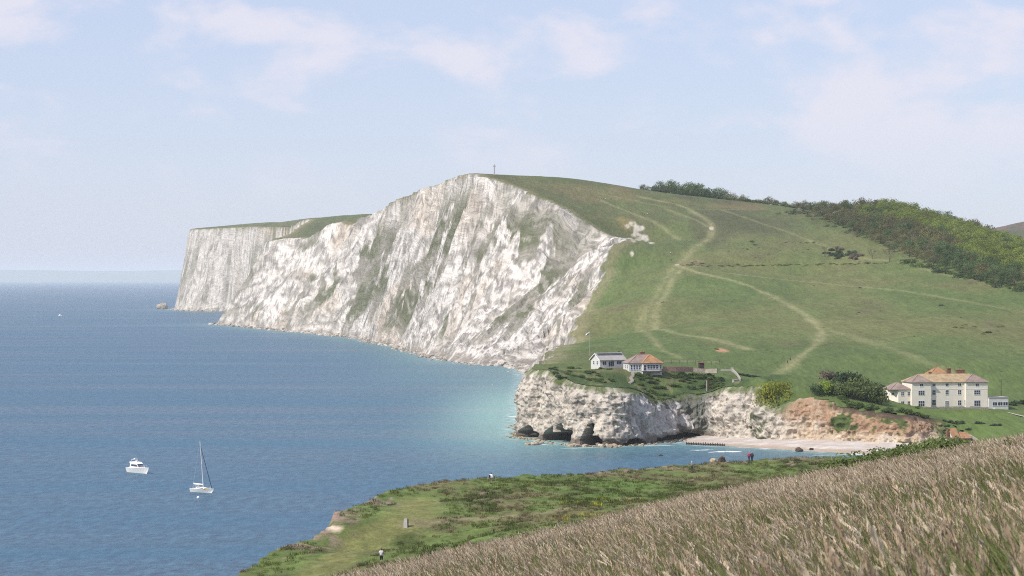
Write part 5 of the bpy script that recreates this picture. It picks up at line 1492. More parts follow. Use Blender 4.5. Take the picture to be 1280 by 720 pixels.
def trunk_mesh(h, r, seed, spread):
    g = random.Random(seed); m = MB()
    m.tube([(0, 0, -0.8), (0.05 * h * g.uniform(-1, 1), 0, h * 0.35), (0.06 * h * g.uniform(-1, 1), 0.05 * h * g.uniform(-1, 1), h * 0.7)], [r * 1.25, r, r * 0.55], 6)
    for i in range(5):
        a = i * 1.3 + g.random(); z0 = h * (0.3 + 0.08 * i)
        m.tube([(0, 0, z0), (math.cos(a) * spread * 0.4, math.sin(a) * spread * 0.4, z0 + h * 0.18), (math.cos(a) * spread * 0.75, math.sin(a) * spread * 0.75, z0 + h * 0.3)], [r * 0.5, r * 0.33, r * 0.14], 5)
    return m.mesh('trunk', M_BARK)


def tree_kind(ca, cb, h, w, seed, n=1500, leaf=0.44, lumps=18):
    v, f, c = foliage(n, w, w, h * 0.50, leaf, ca, cb, seed, lumps, h * 0.50, floor=-0.85)
    return np_mesh('crown', v, f, M_LEAF, False, {'col': c}), trunk_mesh(h, 0.035 * h, seed, w), (v, f, c)


KINDS = {'lime': [tree_kind((0.150, 0.205, 0.040), (0.26, 0.31, 0.065), 12 + k, 6.6 + 0.7 * k, 100 + k) for k in range(3)],
         'olive': [tree_kind((0.131, 0.131, 0.052), (0.210, 0.193, 0.088), 11 + k, 6.4 + 0.7 * k, 120 + k) for k in range(3)],
         'dark': [tree_kind((0.068, 0.114, 0.046), (0.137, 0.194, 0.068), 11 + k, 6.2 + 0.6 * k, 140 + k) for k in range(3)],
         'brown': [tree_kind((0.105, 0.115, 0.058), (0.155, 0.160, 0.085), 10 + k, 6.0 + 0.6 * k, 160 + k, 1300, 0.40) for k in range(2)]}


def plant_tree(name, label, kind, x, y, sc, group, cat='tree', z=None):
    cr, tr, _ = KINDS[kind][rng.integers(len(KINDS[kind]))]
    t = thing(name, label, cat, (x, y, land_z(x, y) if z is None else z), rng.random() * 6.28, group)
    t.scale = (sc, sc, sc * (0.9 + 0.25 * rng.random()))
    link('crown', cr, t); link('trunk', tr, t)
    return t


# the wood on the right flank of the down
front = np.array([hit(a, b)[:2] for a, b in [(1060, 288), (1080, 300), (1098, 307), (1125, 318), (1150, 327), (1175, 336), (1200, 342.5), (1235, 351), (1275, 360), (1330, 372)]])
back = np.array([[(a - 640) / F * Yb, Yb] for a, Yb in [(1350, 1650), (1280, 1740), (1200, 1830), (1150, 1850), (1100, 1870), (1040, 1890), (1005, 1900)]])
woodp = np.vstack([front, back])
pts_, tries = [], 0
while tries < 40000 and len(pts_) < 520:
    tries += 1
    x_ = rng.uniform(woodp[:, 0].min(), woodp[:, 0].max()); y_ = rng.uniform(woodp[:, 1].min(), woodp[:, 1].max())
    if not inside(np.array([x_]), np.array([y_]), woodp)[0]: continue
    if any((x_ - a) ** 2 + (y_ - b) ** 2 < 9.3 ** 2 for a, b in pts_): continue
    pts_.append((x_, y_))
fd, _, _ = poly_dist(np.array([p[0] for p in pts_]), np.array([p[1] for p in pts_]), front)
order = sorted(range(len(pts_)), key=lambda i: math.hypot(*pts_[i]))
TL = {'lime': ('bright yellow-green leafy tree in the hillside wood', 'yellow-green trees of the hillside wood'), 'olive': ('dull olive-green leafy tree in the hillside wood', 'olive-green trees of the hillside wood'),
      'dark': ('dark green tree in the hillside wood', 'dark green trees of the hillside wood'), 'brown': ('brownish half-leafed tree in the hillside wood', 'brownish trees of the hillside wood')}
rest = []
nth = 0
for i in order:
    x_, y_ = pts_[i]; pxx = x_ / y_ * F + 640
    n_ = float(fbm(x_ / 60, y_ / 60, 3, 2)) + 0.25 * rng.normal()
    if fd[i] < 24 and pxx > 1170: kd = 'dark' if rng.random() < 0.8 else 'olive'
    elif fd[i] < 45 and pxx < 1190: kd = 'brown' if rng.random() < 0.3 else ('olive' if rng.random() < 0.6 else 'dark')
    elif pxx < 1110: kd = ('olive', 'dark', 'brown')[int(rng.integers(3))] if n_ < 0.25 else 'lime'
    else: kd = 'lime' if n_ > -0.25 else ('olive' if n_ > -0.5 else 'dark')
    sc = 0.62 + 0.34 * rng.random()
    if fd[i] < 10: sc *= 0.75
    if nth < 235:
        where = 'front edge' if fd[i] < 16 else ('middle' if fd[i] < 90 else 'upper part')
        plant_tree('tree', TL[kd][0].replace('in the hillside', 'in the %s of the hillside' % where), kd, x_, y_, sc, TL[kd][1] + ', ' + where); nth += 1
    else: rest.append((x_, y_, kd, sc))
if rest:
    VV, FF, CC, b0 = [], [], [], 0
    for x_, y_, kd, sc in rest:
        v, f, c = KINDS[kd][rng.integers(len(KINDS[kd]))][2]
        VV.append(v * sc + np.array([x_, y_, land_z(x_, y_)])); FF.append(f + b0); CC.append(c); b0 += len(v)
    o = link('wood', np_mesh('wood', np.vstack(VV), np.vstack(FF), M_LEAF, False, {'col': np.vstack(CC)})); tag(o, 'back of the hillside wood seen as one mass of crowns', kind='stuff')
# row of trees along the skyline
for k in range(46):
    px_ = 806 + k * 4.6 + rng.uniform(-2, 2); Yb = 2035 - 0.5 * max(0, px_ - 900) + rng.uniform(-10, 25)
    x_ = (px_ - 640) / F * Yb
    hi = 822 < px_ < 905
    kd = 'dark' if hi else ('olive' if rng.random() < 0.6 else 'brown')
    sc = (0.85 + 0.25 * rng.random()) if hi else (0.42 + 0.28 * rng.random())
    plant_tree('tree', {'dark': 'dark bluish-green tree in the clump on the skyline of the down', 'olive': 'low olive tree in the row trailing along the skyline', 'brown': 'low brownish tree in the row trailing along the skyline'}[kd], kd, x_, Yb, sc, {'dark': 'dark clump of trees on the skyline', 'olive': 'olive trees along the skyline', 'brown': 'brownish trees along the skyline'}[kd], z=land_z(x_, Yb) - 2.2 * sc)

# ---- bushes
def bush_kind(ca, cb, seed, n=420, leaf=0.16, flat=0.75):
    v, f, c = foliage(n, 1, 1, flat, leaf, ca, cb, seed, 11, 0.42 * flat, 0.5, -0.55)
    return np_mesh('leaves', v, f, M_LEAF, False, {'col': c})
BG = [bush_kind((0.063, 0.104, 0.032), (0.135, 0.189, 0.050), 200 + k) for k in range(3)]
BD = [bush_kind((0.040, 0.068, 0.032), (0.081, 0.112, 0.050), 210 + k) for k in range(3)]
BY = [bush_kind((0.190, 0.210, 0.020), (0.270, 0.275, 0.035), 220 + k, 2600, 0.055) for k in range(2)]
BB = [bush_kind((0.135, 0.108, 0.081), (0.198, 0.162, 0.117), 230 + k, 420, 0.13) for k in range(2)]
BP = [bush_kind((0.160, 0.180, 0.100), (0.280, 0.290, 0.200), 240 + k, 420, 0.10) for k in range(2)]
BL = [bush_kind((0.171, 0.243, 0.032), (0.288, 0.360, 0.063), 250 + k, 900, 0.10) for k in range(2)]
BBIG = [bush_kind((0.090, 0.126, 0.040), (0.171, 0.207, 0.072), 260 + k, 1500, 0.085) for k in range(3)]
BDBIG = [bush_kind((0.036, 0.065, 0.029), (0.076, 0.115, 0.047), 270 + k, 1500, 0.085) for k in range(3)]
STEMS = MB()
for k in range(6): STEMS.tube([(0, 0, -0.3), (0.35 * math.cos(k * 1.05), 0.35 * math.sin(k * 1.05), 0.35)], [0.05, 0.02], 4)
STEMS_ME = STEMS.mesh('stem', M_BARK)
def bush(label, kinds, x, y, r, group=None, z=None, sy=1.0, sz=1.0, name='bush'):
    t = thing(name, label, 'bush', (x, y, (land_z(x, y) if z is None else z) - 0.1 * r), rng.random() * 6.28, group)
    t.scale = (r, r * sy, r * sz)
    link('leaves', kinds[rng.integers(len(kinds))], t); link('stem', STEMS_ME, t)
    return t
# around the hotel and along the orange cliff
for px, py, Y, r, kd, lb in [(1060, 496, 845, 4.6, BDBIG, 'big dark green bush crowning the cluster left of the hotel'), (1052, 492, 850, 4.0, BDBIG, 'dark green bush at the upper left of the cluster beside the hotel'), (1086, 493, 850, 3.6, BDBIG, 'dark bush close against the hotel side wing'), (1075, 502, 836, 5.2, BBIG, 'large mid green rounded bush in front of the dark cluster left of the hotel'), (1048, 505, 826, 3.2, BBIG, 'green bush spilling over the cliff edge left of the rounded bush'), (1062, 508, 820, 3.0, BBIG, 'green bush between the rounded bush and the orange cliff'),
                                 (1094, 505, 830, 2.8, BBIG, 'low green bush below the hotel side wing'), (1024, 491, 830, 2.9, BL, 'light green bush on top of the orange cliff'), (1016, 495, 824, 2.3, BDBIG, 'dark bush at the left end of the orange cliff top'), (1036, 496, 822, 2.5, BDBIG, 'dark bush right of the light green bush on the orange cliff'),
                                 (1032, 482, 890, 2.8, BB, 'brown bare-twigged bush left in the pair by the field wall'), (1043, 481, 892, 2.4, BB, 'brown bare-twigged bush right in the pair by the field wall'), (987, 480, 893, 1.4, BD, 'small dark bush on the field edge beyond the yellow-green bush'), (1147, 507, 838, 1.0, BG, 'small round green bush in front of the hotel')]:
    if r > 1.9 and kd is not BB: Y = max(Y - 24, 809); px += 6
    x_ = (px - 640) / F * Y; zz = EYE - (py - HOR) / F * Y
    bush(lb, kd, x_, Y, r * (1.22 if r > 2 else 1.0), None, land_z(x_, Y) + (0.22 * r if r > 2 else 0), 1, 1.1)
# fringe hanging along the orange cliff top and the dip
for k in range(36):
    px = rng.uniform(1046, 1165); x_ = (px - 640) / F * 800; yy = np.interp(px, [1040, 1064, 1105, 1135, 1165], [808, 800, 791, 789, 795]) + rng.uniform(0.2, 3)
    x_ = (px - 640) / F * yy
    bush('low green bush fringing the top of the orange cliff', BG, x_, yy, rng.uniform(1.1, 2.1), 'low bushes fringing the orange cliff', None, 1, 0.7)
bush('big bright yellow-green bush filling the dip in the white cliff', BY, (972 - 640) / F * 816, 816, 7.9, None, 13.0, 0.9, 1.25)
for px, py, Y, r in [(956, 494, 827, 2.6), (964, 508, 819, 2.6), (975, 511, 816, 2.6), (986, 506, 818, 2.5), (997, 492, 826, 2.0)]:
    x_ = (px - 640) / F * Y; Y -= 6
    bush('green bush skirting the yellow-green bush in the cliff dip', BBIG, x_, Y, r * 0.9, 'green bushes round the yellow-green bush', 60 - (py + 2 - HOR) / F * Y, 1, 0.7)
# scrub under and round the bungalows
for k in range(95):
    px = rng.uniform(792, 905); Y = rng.uniform(827, 860) if px < 840 else rng.uniform(855, 874); x_ = (px - 640) / F * Y
    bush('leafy green shrub on the steep bank below the bungalows', BG if rng.random() < 0.7 else BD, x_, Y, rng.uniform(1.0, 1.9), 'shrubs on the bank below the bungalows', None, 1, 0.6)
for k in range(34):
    px = rng.uniform(690, 764); Y = rng.uniform(824, 868); x_ = (px - 640) / F * Y
    bush('low dark green shrub on the headland left of the shed', BG if rng.random() < 0.6 else BD, x_, Y, rng.uniform(0.9, 1.9), 'shrubs left of the shed', None, 1, 0.6)
for px, Y, r in [(834, 856, 1.4), (838.5, 856, 1.6), (844, 857, 1.0)]:
    bush('pale flowering shrub on the bank below the pink brick wall', BP, (px - 640) / F * Y, Y, r, 'pale flowering shrubs on the bank', None, 1, 0.7)
for k in range(16):
    px = 921 + k * 3.3; Y = 892 + rng.uniform(-2, 2)
    bush('low dark hedge bush in the line behind the flat grey roof', BD, (px - 640) / F * Y, Y, rng.uniform(0.9, 1.3), 'hedge line behind the flat grey roof', None, 1, 0.6)
for px, Y, r in [(1188, 798, 1.3), (1196, 799, 1.5), (1202, 801, 1.3), (1180, 797, 1.0), (1222, 800, 1.5), (1228, 802, 1.2), (1241, 797, 1.3), (1249, 798, 1.0), (1184, 790, 1.1), (1176, 788, 1.0), (1210, 792, 1.2)]:
    bush('dark shrub on the slope between the hotel lawn and the cottage', BD, (px - 640) / F * Y, Y, r, 'shrubs below the hotel lawn', None, 1, 0.7)
for px, Y, r in [(1268, 862, 2.4), (1276, 866, 2.2), (1286, 864, 2.6), (1104, 882, 2.0), (1096, 884, 2.2), (1112, 884, 1.6)]:
    bush('dark hedge bush beside the hotel grounds', BD, (px - 640) / F * Y, Y, r, 'hedge bushes beside the hotel', None, 1, 0.7)
# the field bank and the wood's edges: low scrub nobody could count
def scrub_mass(name, label, spots):
    VV, FF, CC, b0 = [], [], [], 0
    for q, kd, r, sz in spots:
        me = kd[rng.integers(len(kd))]; n = len(me.vertices)
        v = np.empty(n * 3, np.float32); me.vertices.foreach_get('co', v); v = v.reshape(-1, 3)
        c = np.empty(n * 4, np.float32); me.attributes['col'].data.foreach_get('color', c); c = c.reshape(-1, 4)[:, :3]
        pick = rng.permutation(n // 4)[:150]; ix = (pick[:, None] * 4 + np.arange(4)).ravel()
        a_ = rng.random() * 6.28; ca_, sa_ = math.cos(a_), math.sin(a_); w = v[ix] * np.array([1.3, 1.3, 1])
        w = np.stack([w[:, 0] * ca_ - w[:, 1] * sa_, w[:, 0] * sa_ + w[:, 1] * ca_, w[:, 2] * sz], 1) * r + np.array([q[0], q[1], q[2] + 0.1 * r])
        VV.append(w); CC.append(c[ix]); FF.append(np.arange(len(ix)).reshape(-1, 4) + b0); b0 += len(ix)
    o = link(name, np_mesh(name, np.vstack(VV), np.vstack(FF), M_LEAF, False, {'col': np.vstack(CC)})); tag(o, label, kind='stuff')
sp_ = []
for k in range(95):
    px = rng.uniform(852, 1110); py = np.interp(px, [852, 900, 1000, 1110], [331, 332.5, 331.5, 329]) + rng.normal(0, 0.7)
    sp_.append((hit(px, py), BD if rng.random() < 0.3 else BG, rng.uniform(0.7, 1.6), 0.4))
scrub_mass('bank_scrub', 'low line of scrub along the field bank across the down', sp_)
sp_ = []
for k in range(85):
    px = 1130 + rng.random() * 160; py = np.interp(px, [1130, 1200, 1290], [328, 345.5, 365]) + rng.normal(0, 1.6)
    sp_.append((hit(px, py), BD if rng.random() < 0.5 else BG, rng.uniform(1.5, 3.0), 0.8))
for px0, py0, n_, sx_, sy_, r0 in [(1000, 266, 16, 14, 1.5, 2.4), (1030, 272, 12, 10, 1.8, 2.6), (1070, 290, 9, 6, 3, 2.2), (1083, 290, 10, 6, 2, 2.6), (1050, 282, 8, 8, 2, 2.0)]:
    for k in range(n_): sp_.append((hit(px0 + rng.normal(0, sx_), py0 + rng.normal(0, sy_)), BD if rng.random() < 0.6 else BB, r0 * rng.uniform(0.6, 1.2), 0.75))
for k in range(60):
    px = rng.uniform(806, 1010); Yb = 2025 - 0.5 * max(0, px - 900); x_ = (px - 640) / F * Yb
    sp_.append(((x_, Yb, land_z(x_, Yb)), BD if px < 905 else BG, rng.uniform(2.0, 3.4), 0.7))
scrub_mass('edge_scrub', 'scrub skirting the hillside wood and the skyline trees', sp_)
sp_ = []
for px0, py0, n_, sx_, sy_, r0 in [(940, 304, 3, 2, 1, 1.8), (1005, 304, 12, 9, 0.6, 1.2), (940, 312, 6, 6, 1.5, 1.2), (870, 329, 8, 9, 1, 1.2), (960, 315, 10, 40, 5, 0.9), (1160, 400, 14, 60, 18, 0.7), (1225, 412, 8, 20, 4, 1.0), (1000, 400, 10, 60, 25, 0.6)]:
    for k in range(n_): sp_.append((hit(px0 + rng.normal(0, sx_), py0 + rng.normal(0, sy_)), BD if rng.random() < 0.5 else BG, r0 * rng.uniform(0.6, 1.2), 0.45))
scrub_mass('scattered_scrub', 'small tufts of scrub scattered over the open down', sp_)
for px0, py0, n_, sx_, sy_, kd, r0, lb in [(1052, 318, 20, 9, 2.6, BD, 2.6, ('dark bush in the small thicket on the down left of the spreading bare tree', 'thicket on the down')), (1068, 322, 8, 5, 2, BB, 2.6, ('brown leafless bush in the small thicket on the down', 'brown bushes of the thicket')), (1050, 312, 6, 4, 1, BB, 2.2, ('brown leafless bush in the small thicket on the down', 'brown bushes of the thicket'))]:
    for k in range(n_):
        q = hit(px0 + rng.normal(0, sx_), py0 + rng.normal(0, sy_)); bush(lb[0], kd, q[0], q[1], r0 * rng.uniform(0.6, 1.2), lb[1], None, 1, 0.75)
for px, py, r in [(829, 378, 1.0), (1235, 416, 1.5), (1229, 418, 1.0), (1073, 391, 1.0), (1177, 382, 1.2), (1075, 360, 1.2), (895, 437, 1.2)]:
    q = hit(px, py); bush('small dark bush alone on the open grass of the down', BD, q[0], q[1], r, 'bushes dotted on the open grass', None, 1.4, 0.5)

# ---- bare trees
def bare_tree(label, px, py, h, seed):
    g = random.Random(seed); m = MB()
    def grow_(p, d_, L, r, lvl):
        q = p + d_ * L
        m.tube([p, (p + q) / 2 + Vector((g.uniform(-.05, .05), g.uniform(-.05, .05), 0)) * L, q], [r, r * 0.8, r * 0.6], 4)
        if lvl == 0: return
        for _ in range(3 if lvl > 1 else 4):
            nd = (d_ + Vector((g.uniform(-.8, .8), g.uniform(-.8, .8), g.uniform(-.1, .5)))).normalized()
            grow_(q, nd, L * g.uniform(0.6, 0.8), r * 0.58, lvl - 1)
    q = hit(px, py); t = thing('bare_tree', label, 'tree', tuple(q))
    tr = MB(); tr.tube([(0, 0, -0.5), (0.1, 0, h * 0.28)], [0.05 * h * 0.8, 0.03 * h], 6); tr.build('trunk', M_BARK, t)
    for k in range(4): grow_(Vector((0.1, 0, h * 0.24)), Vector((math.cos(k * 1.6) * 0.7, math.sin(k * 1.6) * 0.7, 1)).normalized(), h * 0.24, 0.016 * h, 4)
    m.build('branches', M_TWIG, t)
bare_tree('bare brown spreading tree right of the thicket on the down', 1112, 328.5, 11.5, 1)
bare_tree('bare brown tree at the left end of the thicket on the down', 1031, 322, 9.5, 2)
bare_tree('small bare tree between the thicket and the spreading bare tree', 1090, 324, 8, 3)

# ---- bracken and bushes beyond the tall grass
for k in range(34):
    px = rng.uniform(1045, 1192); Y = rng.uniform(125, 158); x_ = (px - 640) / F * Y
    bush('dark green shrub on the rim just beyond the tall grass', BBIG, x_, Y, rng.uniform(1.2, 1.8), 'dark green shrubs beyond the tall grass', float(near_z(x_, Y)) + 0.2, 1, 0.75)
for k in range(16):
    px = rng.uniform(940, 1040); Y = rng.uniform(165, 190); x_ = (px - 640) / F * Y
    zz = 60 - (np.interp(px, [940, 985, 1040], [611, 596, 584]) - 348 + rng.uniform(0, 6)) / F * Y
    bush('light yellow-green bush on the slope right of the near cliff top', BL, x_, Y, rng.uniform(1.3, 2.0), 'light green bushes beyond the tall grass', min(float(near_z(x_, Y)) + 0.3, zz) if zz > float(near_z(x_, Y)) - 4 else float(near_z(x_, Y)), 1, 0.7)
for px, Y, r in [(1262, 84, 0.55), (1270, 86, 0.7), (1279, 84, 0.6), (1250, 92, 0.4), (1258, 70, 0.35)]:
    x_ = (px - 640) / F * Y; bush('green shrub among the dry grass at the right edge', BBIG, x_, Y, r, 'green shrubs among the dry grass', float(near_z(x_, Y)) + 0.25, 1, 1.0)

# ================================================================== GRASS
M_GRASS = mat_vcol('dry_grass', 0.6, 0.25, 0.4, vary=0.2)
M_TURFT = mat_vcol('turf_tufts', 0.85, 0.1, 0.2, vary=0.3)


def ribbon(V_, F_, C_, pts, ws, cs_):
    b = len(V_)
    for (p, w, c) in zip(pts, ws, cs_):
        V_.append((p[0] - w[0], p[1] - w[1], p[2])); V_.append((p[0] + w[0], p[1] + w[1], p[2])); C_.append(c); C_.append(c)
    for i in range(len(pts) - 1): F_.append((b + 2 * i, b + 2 * i + 1, b + 2 * i + 3, b + 2 * i + 2))


def grass_clump(seed, stems=26, blades=46, rad=0.40, green=0.5):
    g = random.Random(seed); V_, F_, C_ = [], [], []
    def cc(a, b, t): return tuple(a[i] * (1 - t) + b[i] * t for i in range(3))
    for i in range(blades):
        a = g.random() * 6.28; r = rad * math.sqrt(g.random()); x0, y0 = r * math.cos(a), r * math.sin(a)
        h = g.uniform(0.3, 0.76); ln = g.uniform(0.08, 0.32); la = g.gauss(math.pi, 0.7)
        p = [(x0, y0, -0.05), (x0 + ln * 0.25 * math.cos(la), y0 + ln * 0.25 * math.sin(la), h * 0.6), (x0 + ln * math.cos(la), y0 + ln * math.sin(la), h)]
        w = 0.0055; wa = g.gauss(0, 0.5); wv = (w * math.cos(wa), w * math.sin(wa))
        t = g.random(); base = cc((0.090, 0.130, 0.030), (0.17, 0.205, 0.055), t); tip = cc((0.15, 0.19, 0.055), (0.36, 0.30, 0.17), g.random() * (1.25 - green))
        ribbon(V_, F_, C_, p, [wv, (wv[0] * 0.8, wv[1] * 0.8), (0.0010, 0.0008)], [base, base, tip])
    for i in range(stems):
        a = g.random() * 6.28; r = rad * math.sqrt(g.random()); x0, y0 = r * math.cos(a), r * math.sin(a)
        h = g.uniform(0.45, 1.08); lean = g.gauss(0.30, 0.14) * h; la = g.gauss(math.pi, 0.5)
        def at(t): return (x0 + lean * t ** 1.8 * math.cos(la), y0 + lean * t ** 1.8 * math.sin(la), h * t - 0.3 * lean * t ** 3)
        col0 = cc((0.15, 0.16, 0.055), (0.30, 0.23, 0.13), g.random())
        w = 0.0030; wv = (w, 0.0)
        ribbon(V_, F_, C_, [at(0), at(0.4), at(0.75)], [wv] * 3, [col0] * 3)
        # seed head: a slim ragged spindle of spikelets
        tone = g.random()
        hc = cc((0.34, 0.25, 0.165), (0.66, 0.525, 0.365), tone)
        if g.random() < 0.30: hc = cc(hc, (0.74, 0.64, 0.49), g.uniform(0.5, 1.0))
        hl = g.uniform(0.13, 0.27); t0 = 1 - hl / h; wmax = g.uniform(0.0065, 0.016); n = 8
        for k in range(n):
            t1 = t0 + (1 - t0) * (k / (n - 1)); p = at(t1); e = math.sin(math.pi * (0.12 + 0.86 * k / (n - 1))) ** 0.8
            for s_ in (0, 1):
                ang = g.random() * 6.28; ww = wmax * e * g.uniform(0.7, 1.6); d1 = (math.cos(ang) * ww, math.sin(ang) * ww)
                up_ = (1 - t0) * h / (n - 1) * 1.7
                b = len(V_)
                V_.extend([(p[0] + 0.3 * ww, p[1], p[2] - up_ * 0.3), (p[0] + d1[0], p[1] + d1[1], p[2] + up_ * 0.35), (p[0] + d1[0] * 0.5 - 0.012, p[1] + d1[1] * 0.5, p[2] + up_), (p[0] - d1[0] * 0.6, p[1] - d1[1] * 0.6, p[2] + up_ * 0.4)])
                F_.append((b, b + 1, b + 2, b + 3)); q_ = g.uniform(0.8, 1.2); C_.extend([tuple(c * q_ for c in hc)] * 4)
    return np_mesh('grass_clump', np.array(V_), np.array(F_), M_GRASS, False, {'col': np.array(C_)})


def gn_scatter(name, label, P_, rot, scl, idx, meshes):
    """a field of plants: points that carry rotation, size and plant kind"""
    src = bpy.data.collections.new(name + '_kinds')
    for k, me in enumerate(meshes):
        src.objects.link(bpy.data.objects.new('%s_kind_%02d' % (name, k), me))
    me = bpy.data.meshes.new(name); n = len(P_)
    me.vertices.add(n); me.vertices.foreach_set('co', np.asarray(P_, np.float32).ravel())
    for nm, ty, arr in (('rot', 'FLOAT_VECTOR', rot), ('scl', 'FLOAT_VECTOR', scl), ('idx', 'INT', idx)):
        a = me.attributes.new(nm, ty, 'POINT')
        a.data.foreach_set('vector' if ty == 'FLOAT_VECTOR' else 'value', np.asarray(arr, np.int32 if ty == 'INT' else np.float32).ravel())
    o = link(name, me); tag(o, label, kind='stuff')
    ng = bpy.data.node_groups.new(name + '_scatter', 'GeometryNodeTree')
    ng.interface.new_socket('Geometry', in_out='INPUT', socket_type='NodeSocketGeometry'); ng.interface.new_socket('Geometry', in_out='OUTPUT', socket_type='NodeSocketGeometry')
    gi, go = ng.nodes.new('NodeGroupInput'), ng.nodes.new('NodeGroupOutput')
    iop = ng.nodes.new('GeometryNodeInstanceOnPoints'); ci = ng.nodes.new('GeometryNodeCollectionInfo')
    ci.inputs['Collection'].default_value = src; ci.inputs['Separate Children'].default_value = True; ci.inputs['Reset Children'].default_value = True
    iop.inputs['Pick Instance'].default_value = True
    def na(nm, ty):
        q = ng.nodes.new('GeometryNodeInputNamedAttribute'); q.data_type = ty; q.inputs['Name'].default_value = nm; return q.outputs['Attribute']
    ng.links.new(gi.outputs[0], iop.inputs['Points']); ng.links.new(ci.outputs[0], iop.inputs['Instance'])
    ng.links.new(na('idx', 'INT'), iop.inputs['Instance Index']); ng.links.new(na('rot', 'FLOAT_VECTOR'), iop.inputs['Rotation']); ng.links.new(na('scl', 'FLOAT_VECTOR'), iop.inputs['Scale'])
    ng.links.new(iop.outputs[0], go.inputs[0])
    mod = o.modifiers.new('scatter', 'NODES'); mod.node_group = ng
    return o


clumps = [grass_clump(300 + k, 4 + 2 * (k % 4), 95) for k in range(7)] + [grass_clump(320 + k, 2, 120, 0.40, 1.1) for k in range(3)] + [grass_clump(340 + k, 11, 85, 0.40, 0.8) for k in range(4)]
n_c = 15500
yy = np.sqrt(rng.random(n_c) * (112 ** 2 - 7 ** 2) + 7 ** 2)
pxx = rng.uniform(330, 1400, n_c)
xx = (pxx - 640) / F * yy
# beside and behind the camera as well, thinly
extra_n = 9000
xx = np.concatenate([xx, rng.uniform(-16, 60, extra_n)]); yy = np.concatenate([yy, rng.uniform(-8, 105, extra_n)])
seen = (xx / np.maximum(yy, 0.1) * F + 640 > 330) & (xx / np.maximum(yy, 0.1) * F + 640 < 1400) & (np.arange(len(xx)) >= n_c)
xx, yy = xx[~seen], yy[~seen]
far_ok = (np.hypot(xx, yy - 0) > 5.0)
patch = fbm(xx / 9, yy / 16, 5, 3)
ok = far_ok & ~((xx > 15) & (yy > 70) & (patch > 0.35))
xx, yy, patch = xx[ok], yy[ok], patch[ok]
zz = near_z(xx, yy)
isg = (patch + 0.25 * rng.normal(size=len(xx))) > 0.20 + 0.3 * sstep(60, 95, yy)
idx = np.where(isg, 7 + rng.integers(0, 3, len(xx)), rng.integers(0, 7, len(xx)))
rich = (~isg) & (rng.random(len(xx)) < 0.05 + 0.8 * sstep(35, 80, yy + 30 * patch))
idx = np.where(rich, 10 + rng.integers(0, 4, len(xx)), idx)
rot = np.stack([rng.normal(0, 0.06, len(xx)), rng.normal(0, 0.06, len(xx)), rng.normal(0, 0.45, len(xx))], 1)
s_ = rng.uniform(0.75, 1.15, len(xx)); scl = np.stack([s_ * 1.15, s_ * 1.15, s_ * (0.92 + 0.3 * patch)], 1)
gn_scatter('tall_grass', 'tall dry pinkish seed-headed grass filling the near slope', np.stack([xx, yy, zz], 1), rot, scl, idx, clumps)


def tuft(seed, n, ca, cb, h, rad):
    g = random.Random(seed); V_, F_, C_ = [], [], []
    for i in range(n):
        a = g.random() * 6.28; r = rad * math.sqrt(g.random()); x0, y0 = r * math.cos(a), r * math.sin(a); hh = h * g.uniform(0.4, 1.1); la = g.random() * 6.28; ln = hh * 0.5
        wa = g.random() * 3.14; w = 0.03; t = g.random(); c = tuple(ca[k] * (1 - t) + cb[k] * t for k in range(3))
        ribbon(V_, F_, C_, [(x0, y0, -0.05), (x0 + ln * math.cos(la), y0 + ln * math.sin(la), hh)], [(w * math.cos(wa), w * math.sin(wa)), (w * 0.5, w * 0.3)], [c, c])
    return np_mesh('tuft', np.array(V_), np.array(F_), M_TURFT, False, {'col': np.array(C_)})
tk = [tuft(400 + k, 26, (0.085, 0.11, 0.032), (0.15, 0.175, 0.055), 0.30, 0.5) for k in range(3)] + [tuft(410 + k, 26, (0.125, 0.105, 0.06), (0.21, 0.175, 0.10), 0.32, 0.5) for k in range(2)] + \
     [tuft(420 + k, 22, (0.06, 0.08, 0.026), (0.10, 0.125, 0.04), 0.36, 0.5) for k in range(2)] + [tuft(430, 16, (0.30, 0.20, 0.18), (0.42, 0.30, 0.27), 0.16, 0.4), tuft(431, 20, (0.24, 0.24, 0.03), (0.40, 0.36, 0.04), 0.4, 0.45)]
n_t = 26000
yy = np.sqrt(rng.random(n_t) * (428 ** 2 - 150 ** 2) + 150 ** 2); pxx = rng.uniform(230, 1200, n_t); xx = (pxx - 640) / F * yy
e_, _, _ = poly_dist(xx, yy, edge3[:, :2]); ins_ = inside(xx, yy, npoly)
md_, _, _ = poly_dist(xx, yy, mown)
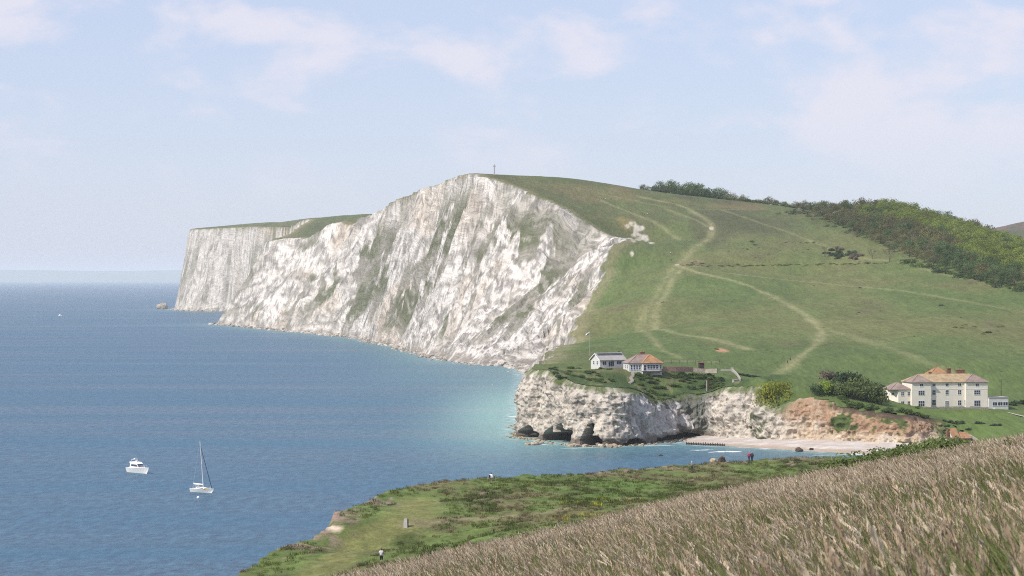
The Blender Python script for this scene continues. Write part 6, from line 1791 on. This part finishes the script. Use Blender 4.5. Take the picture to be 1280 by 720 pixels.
n1_ = fbm(xx / 16, yy / 22, 3, 4); n2_ = fbm(xx / 4.5, yy / 8, 6, 3); n3_ = fbm(xx / 1.5, yy / 2.5, 9, 2)
keep = ins_ & (e_ > 0.8) & (md_ + 1.5 * n2_ > 4.0) & (np.hypot((xx - slump[0]) * 1.2, (yy - slump[1]) / 2.2) > 3.5) & (rng.random(n_t) < 0.35 + 0.6 * sstep(-0.2, 0.3, n2_))
xx, yy, n1_, n2_, n3_, e_ = [a[keep] for a in (xx, yy, n1_, n2_, n3_, e_)]
r_ = rng.random(len(xx))
idx = np.where(n1_ + 0.4 * n2_ > 0.12, 3 + rng.integers(0, 2, len(xx)), rng.integers(0, 3, len(xx)))
idx = np.where(n2_ - 0.3 * n1_ > 0.22, 5 + rng.integers(0, 2, len(xx)), idx)
idx = np.where((e_ < 9) & (n2_ > 0.02) & (r_ < 0.6), 7, idx)
pxq = xx / yy * F + 640
idx = np.where((pxq > 690) & (pxq < 960) & (yy < 330) & (yy > 215) & (n2_ > 0.0) & (r_ < 0.13), 8, idx)
rot = np.stack([0 * xx, 0 * xx, rng.random(len(xx)) * 6.28], 1); s_ = rng.uniform(0.6, 1.3, len(xx))
gn_scatter('clifftop_tussocks', 'short green and brown tussocks and flowers on the near cliff top', np.stack([xx, yy, near_z(xx, yy)], 1), rot, np.stack([s_, s_, s_], 1), idx, tk)

# ================================================================== HAZE
hb = MB().box(-14000, 14000, -400, 50000, -8, 262)
M_HAZE = bpy.data.materials.new('haze'); M_HAZE.use_nodes = True
ht = M_HAZE.node_tree; ht.nodes.clear()
hv = N(ht, 'ShaderNodeVolumePrincipled')
hv.inputs['Color'].default_value = (0.90, 0.955, 1.0, 1); hv.inputs['Density'].default_value = HAZE_DENSITY; hv.inputs['Anisotropy'].default_value = 0.0
ho = N(ht, 'ShaderNodeOutputMaterial'); LK(ht, hv.outputs[0], ho.inputs['Volume'])
haze = hb.build('haze', M_HAZE)
tag(haze, 'thin blue summer sea haze', kind='stuff')
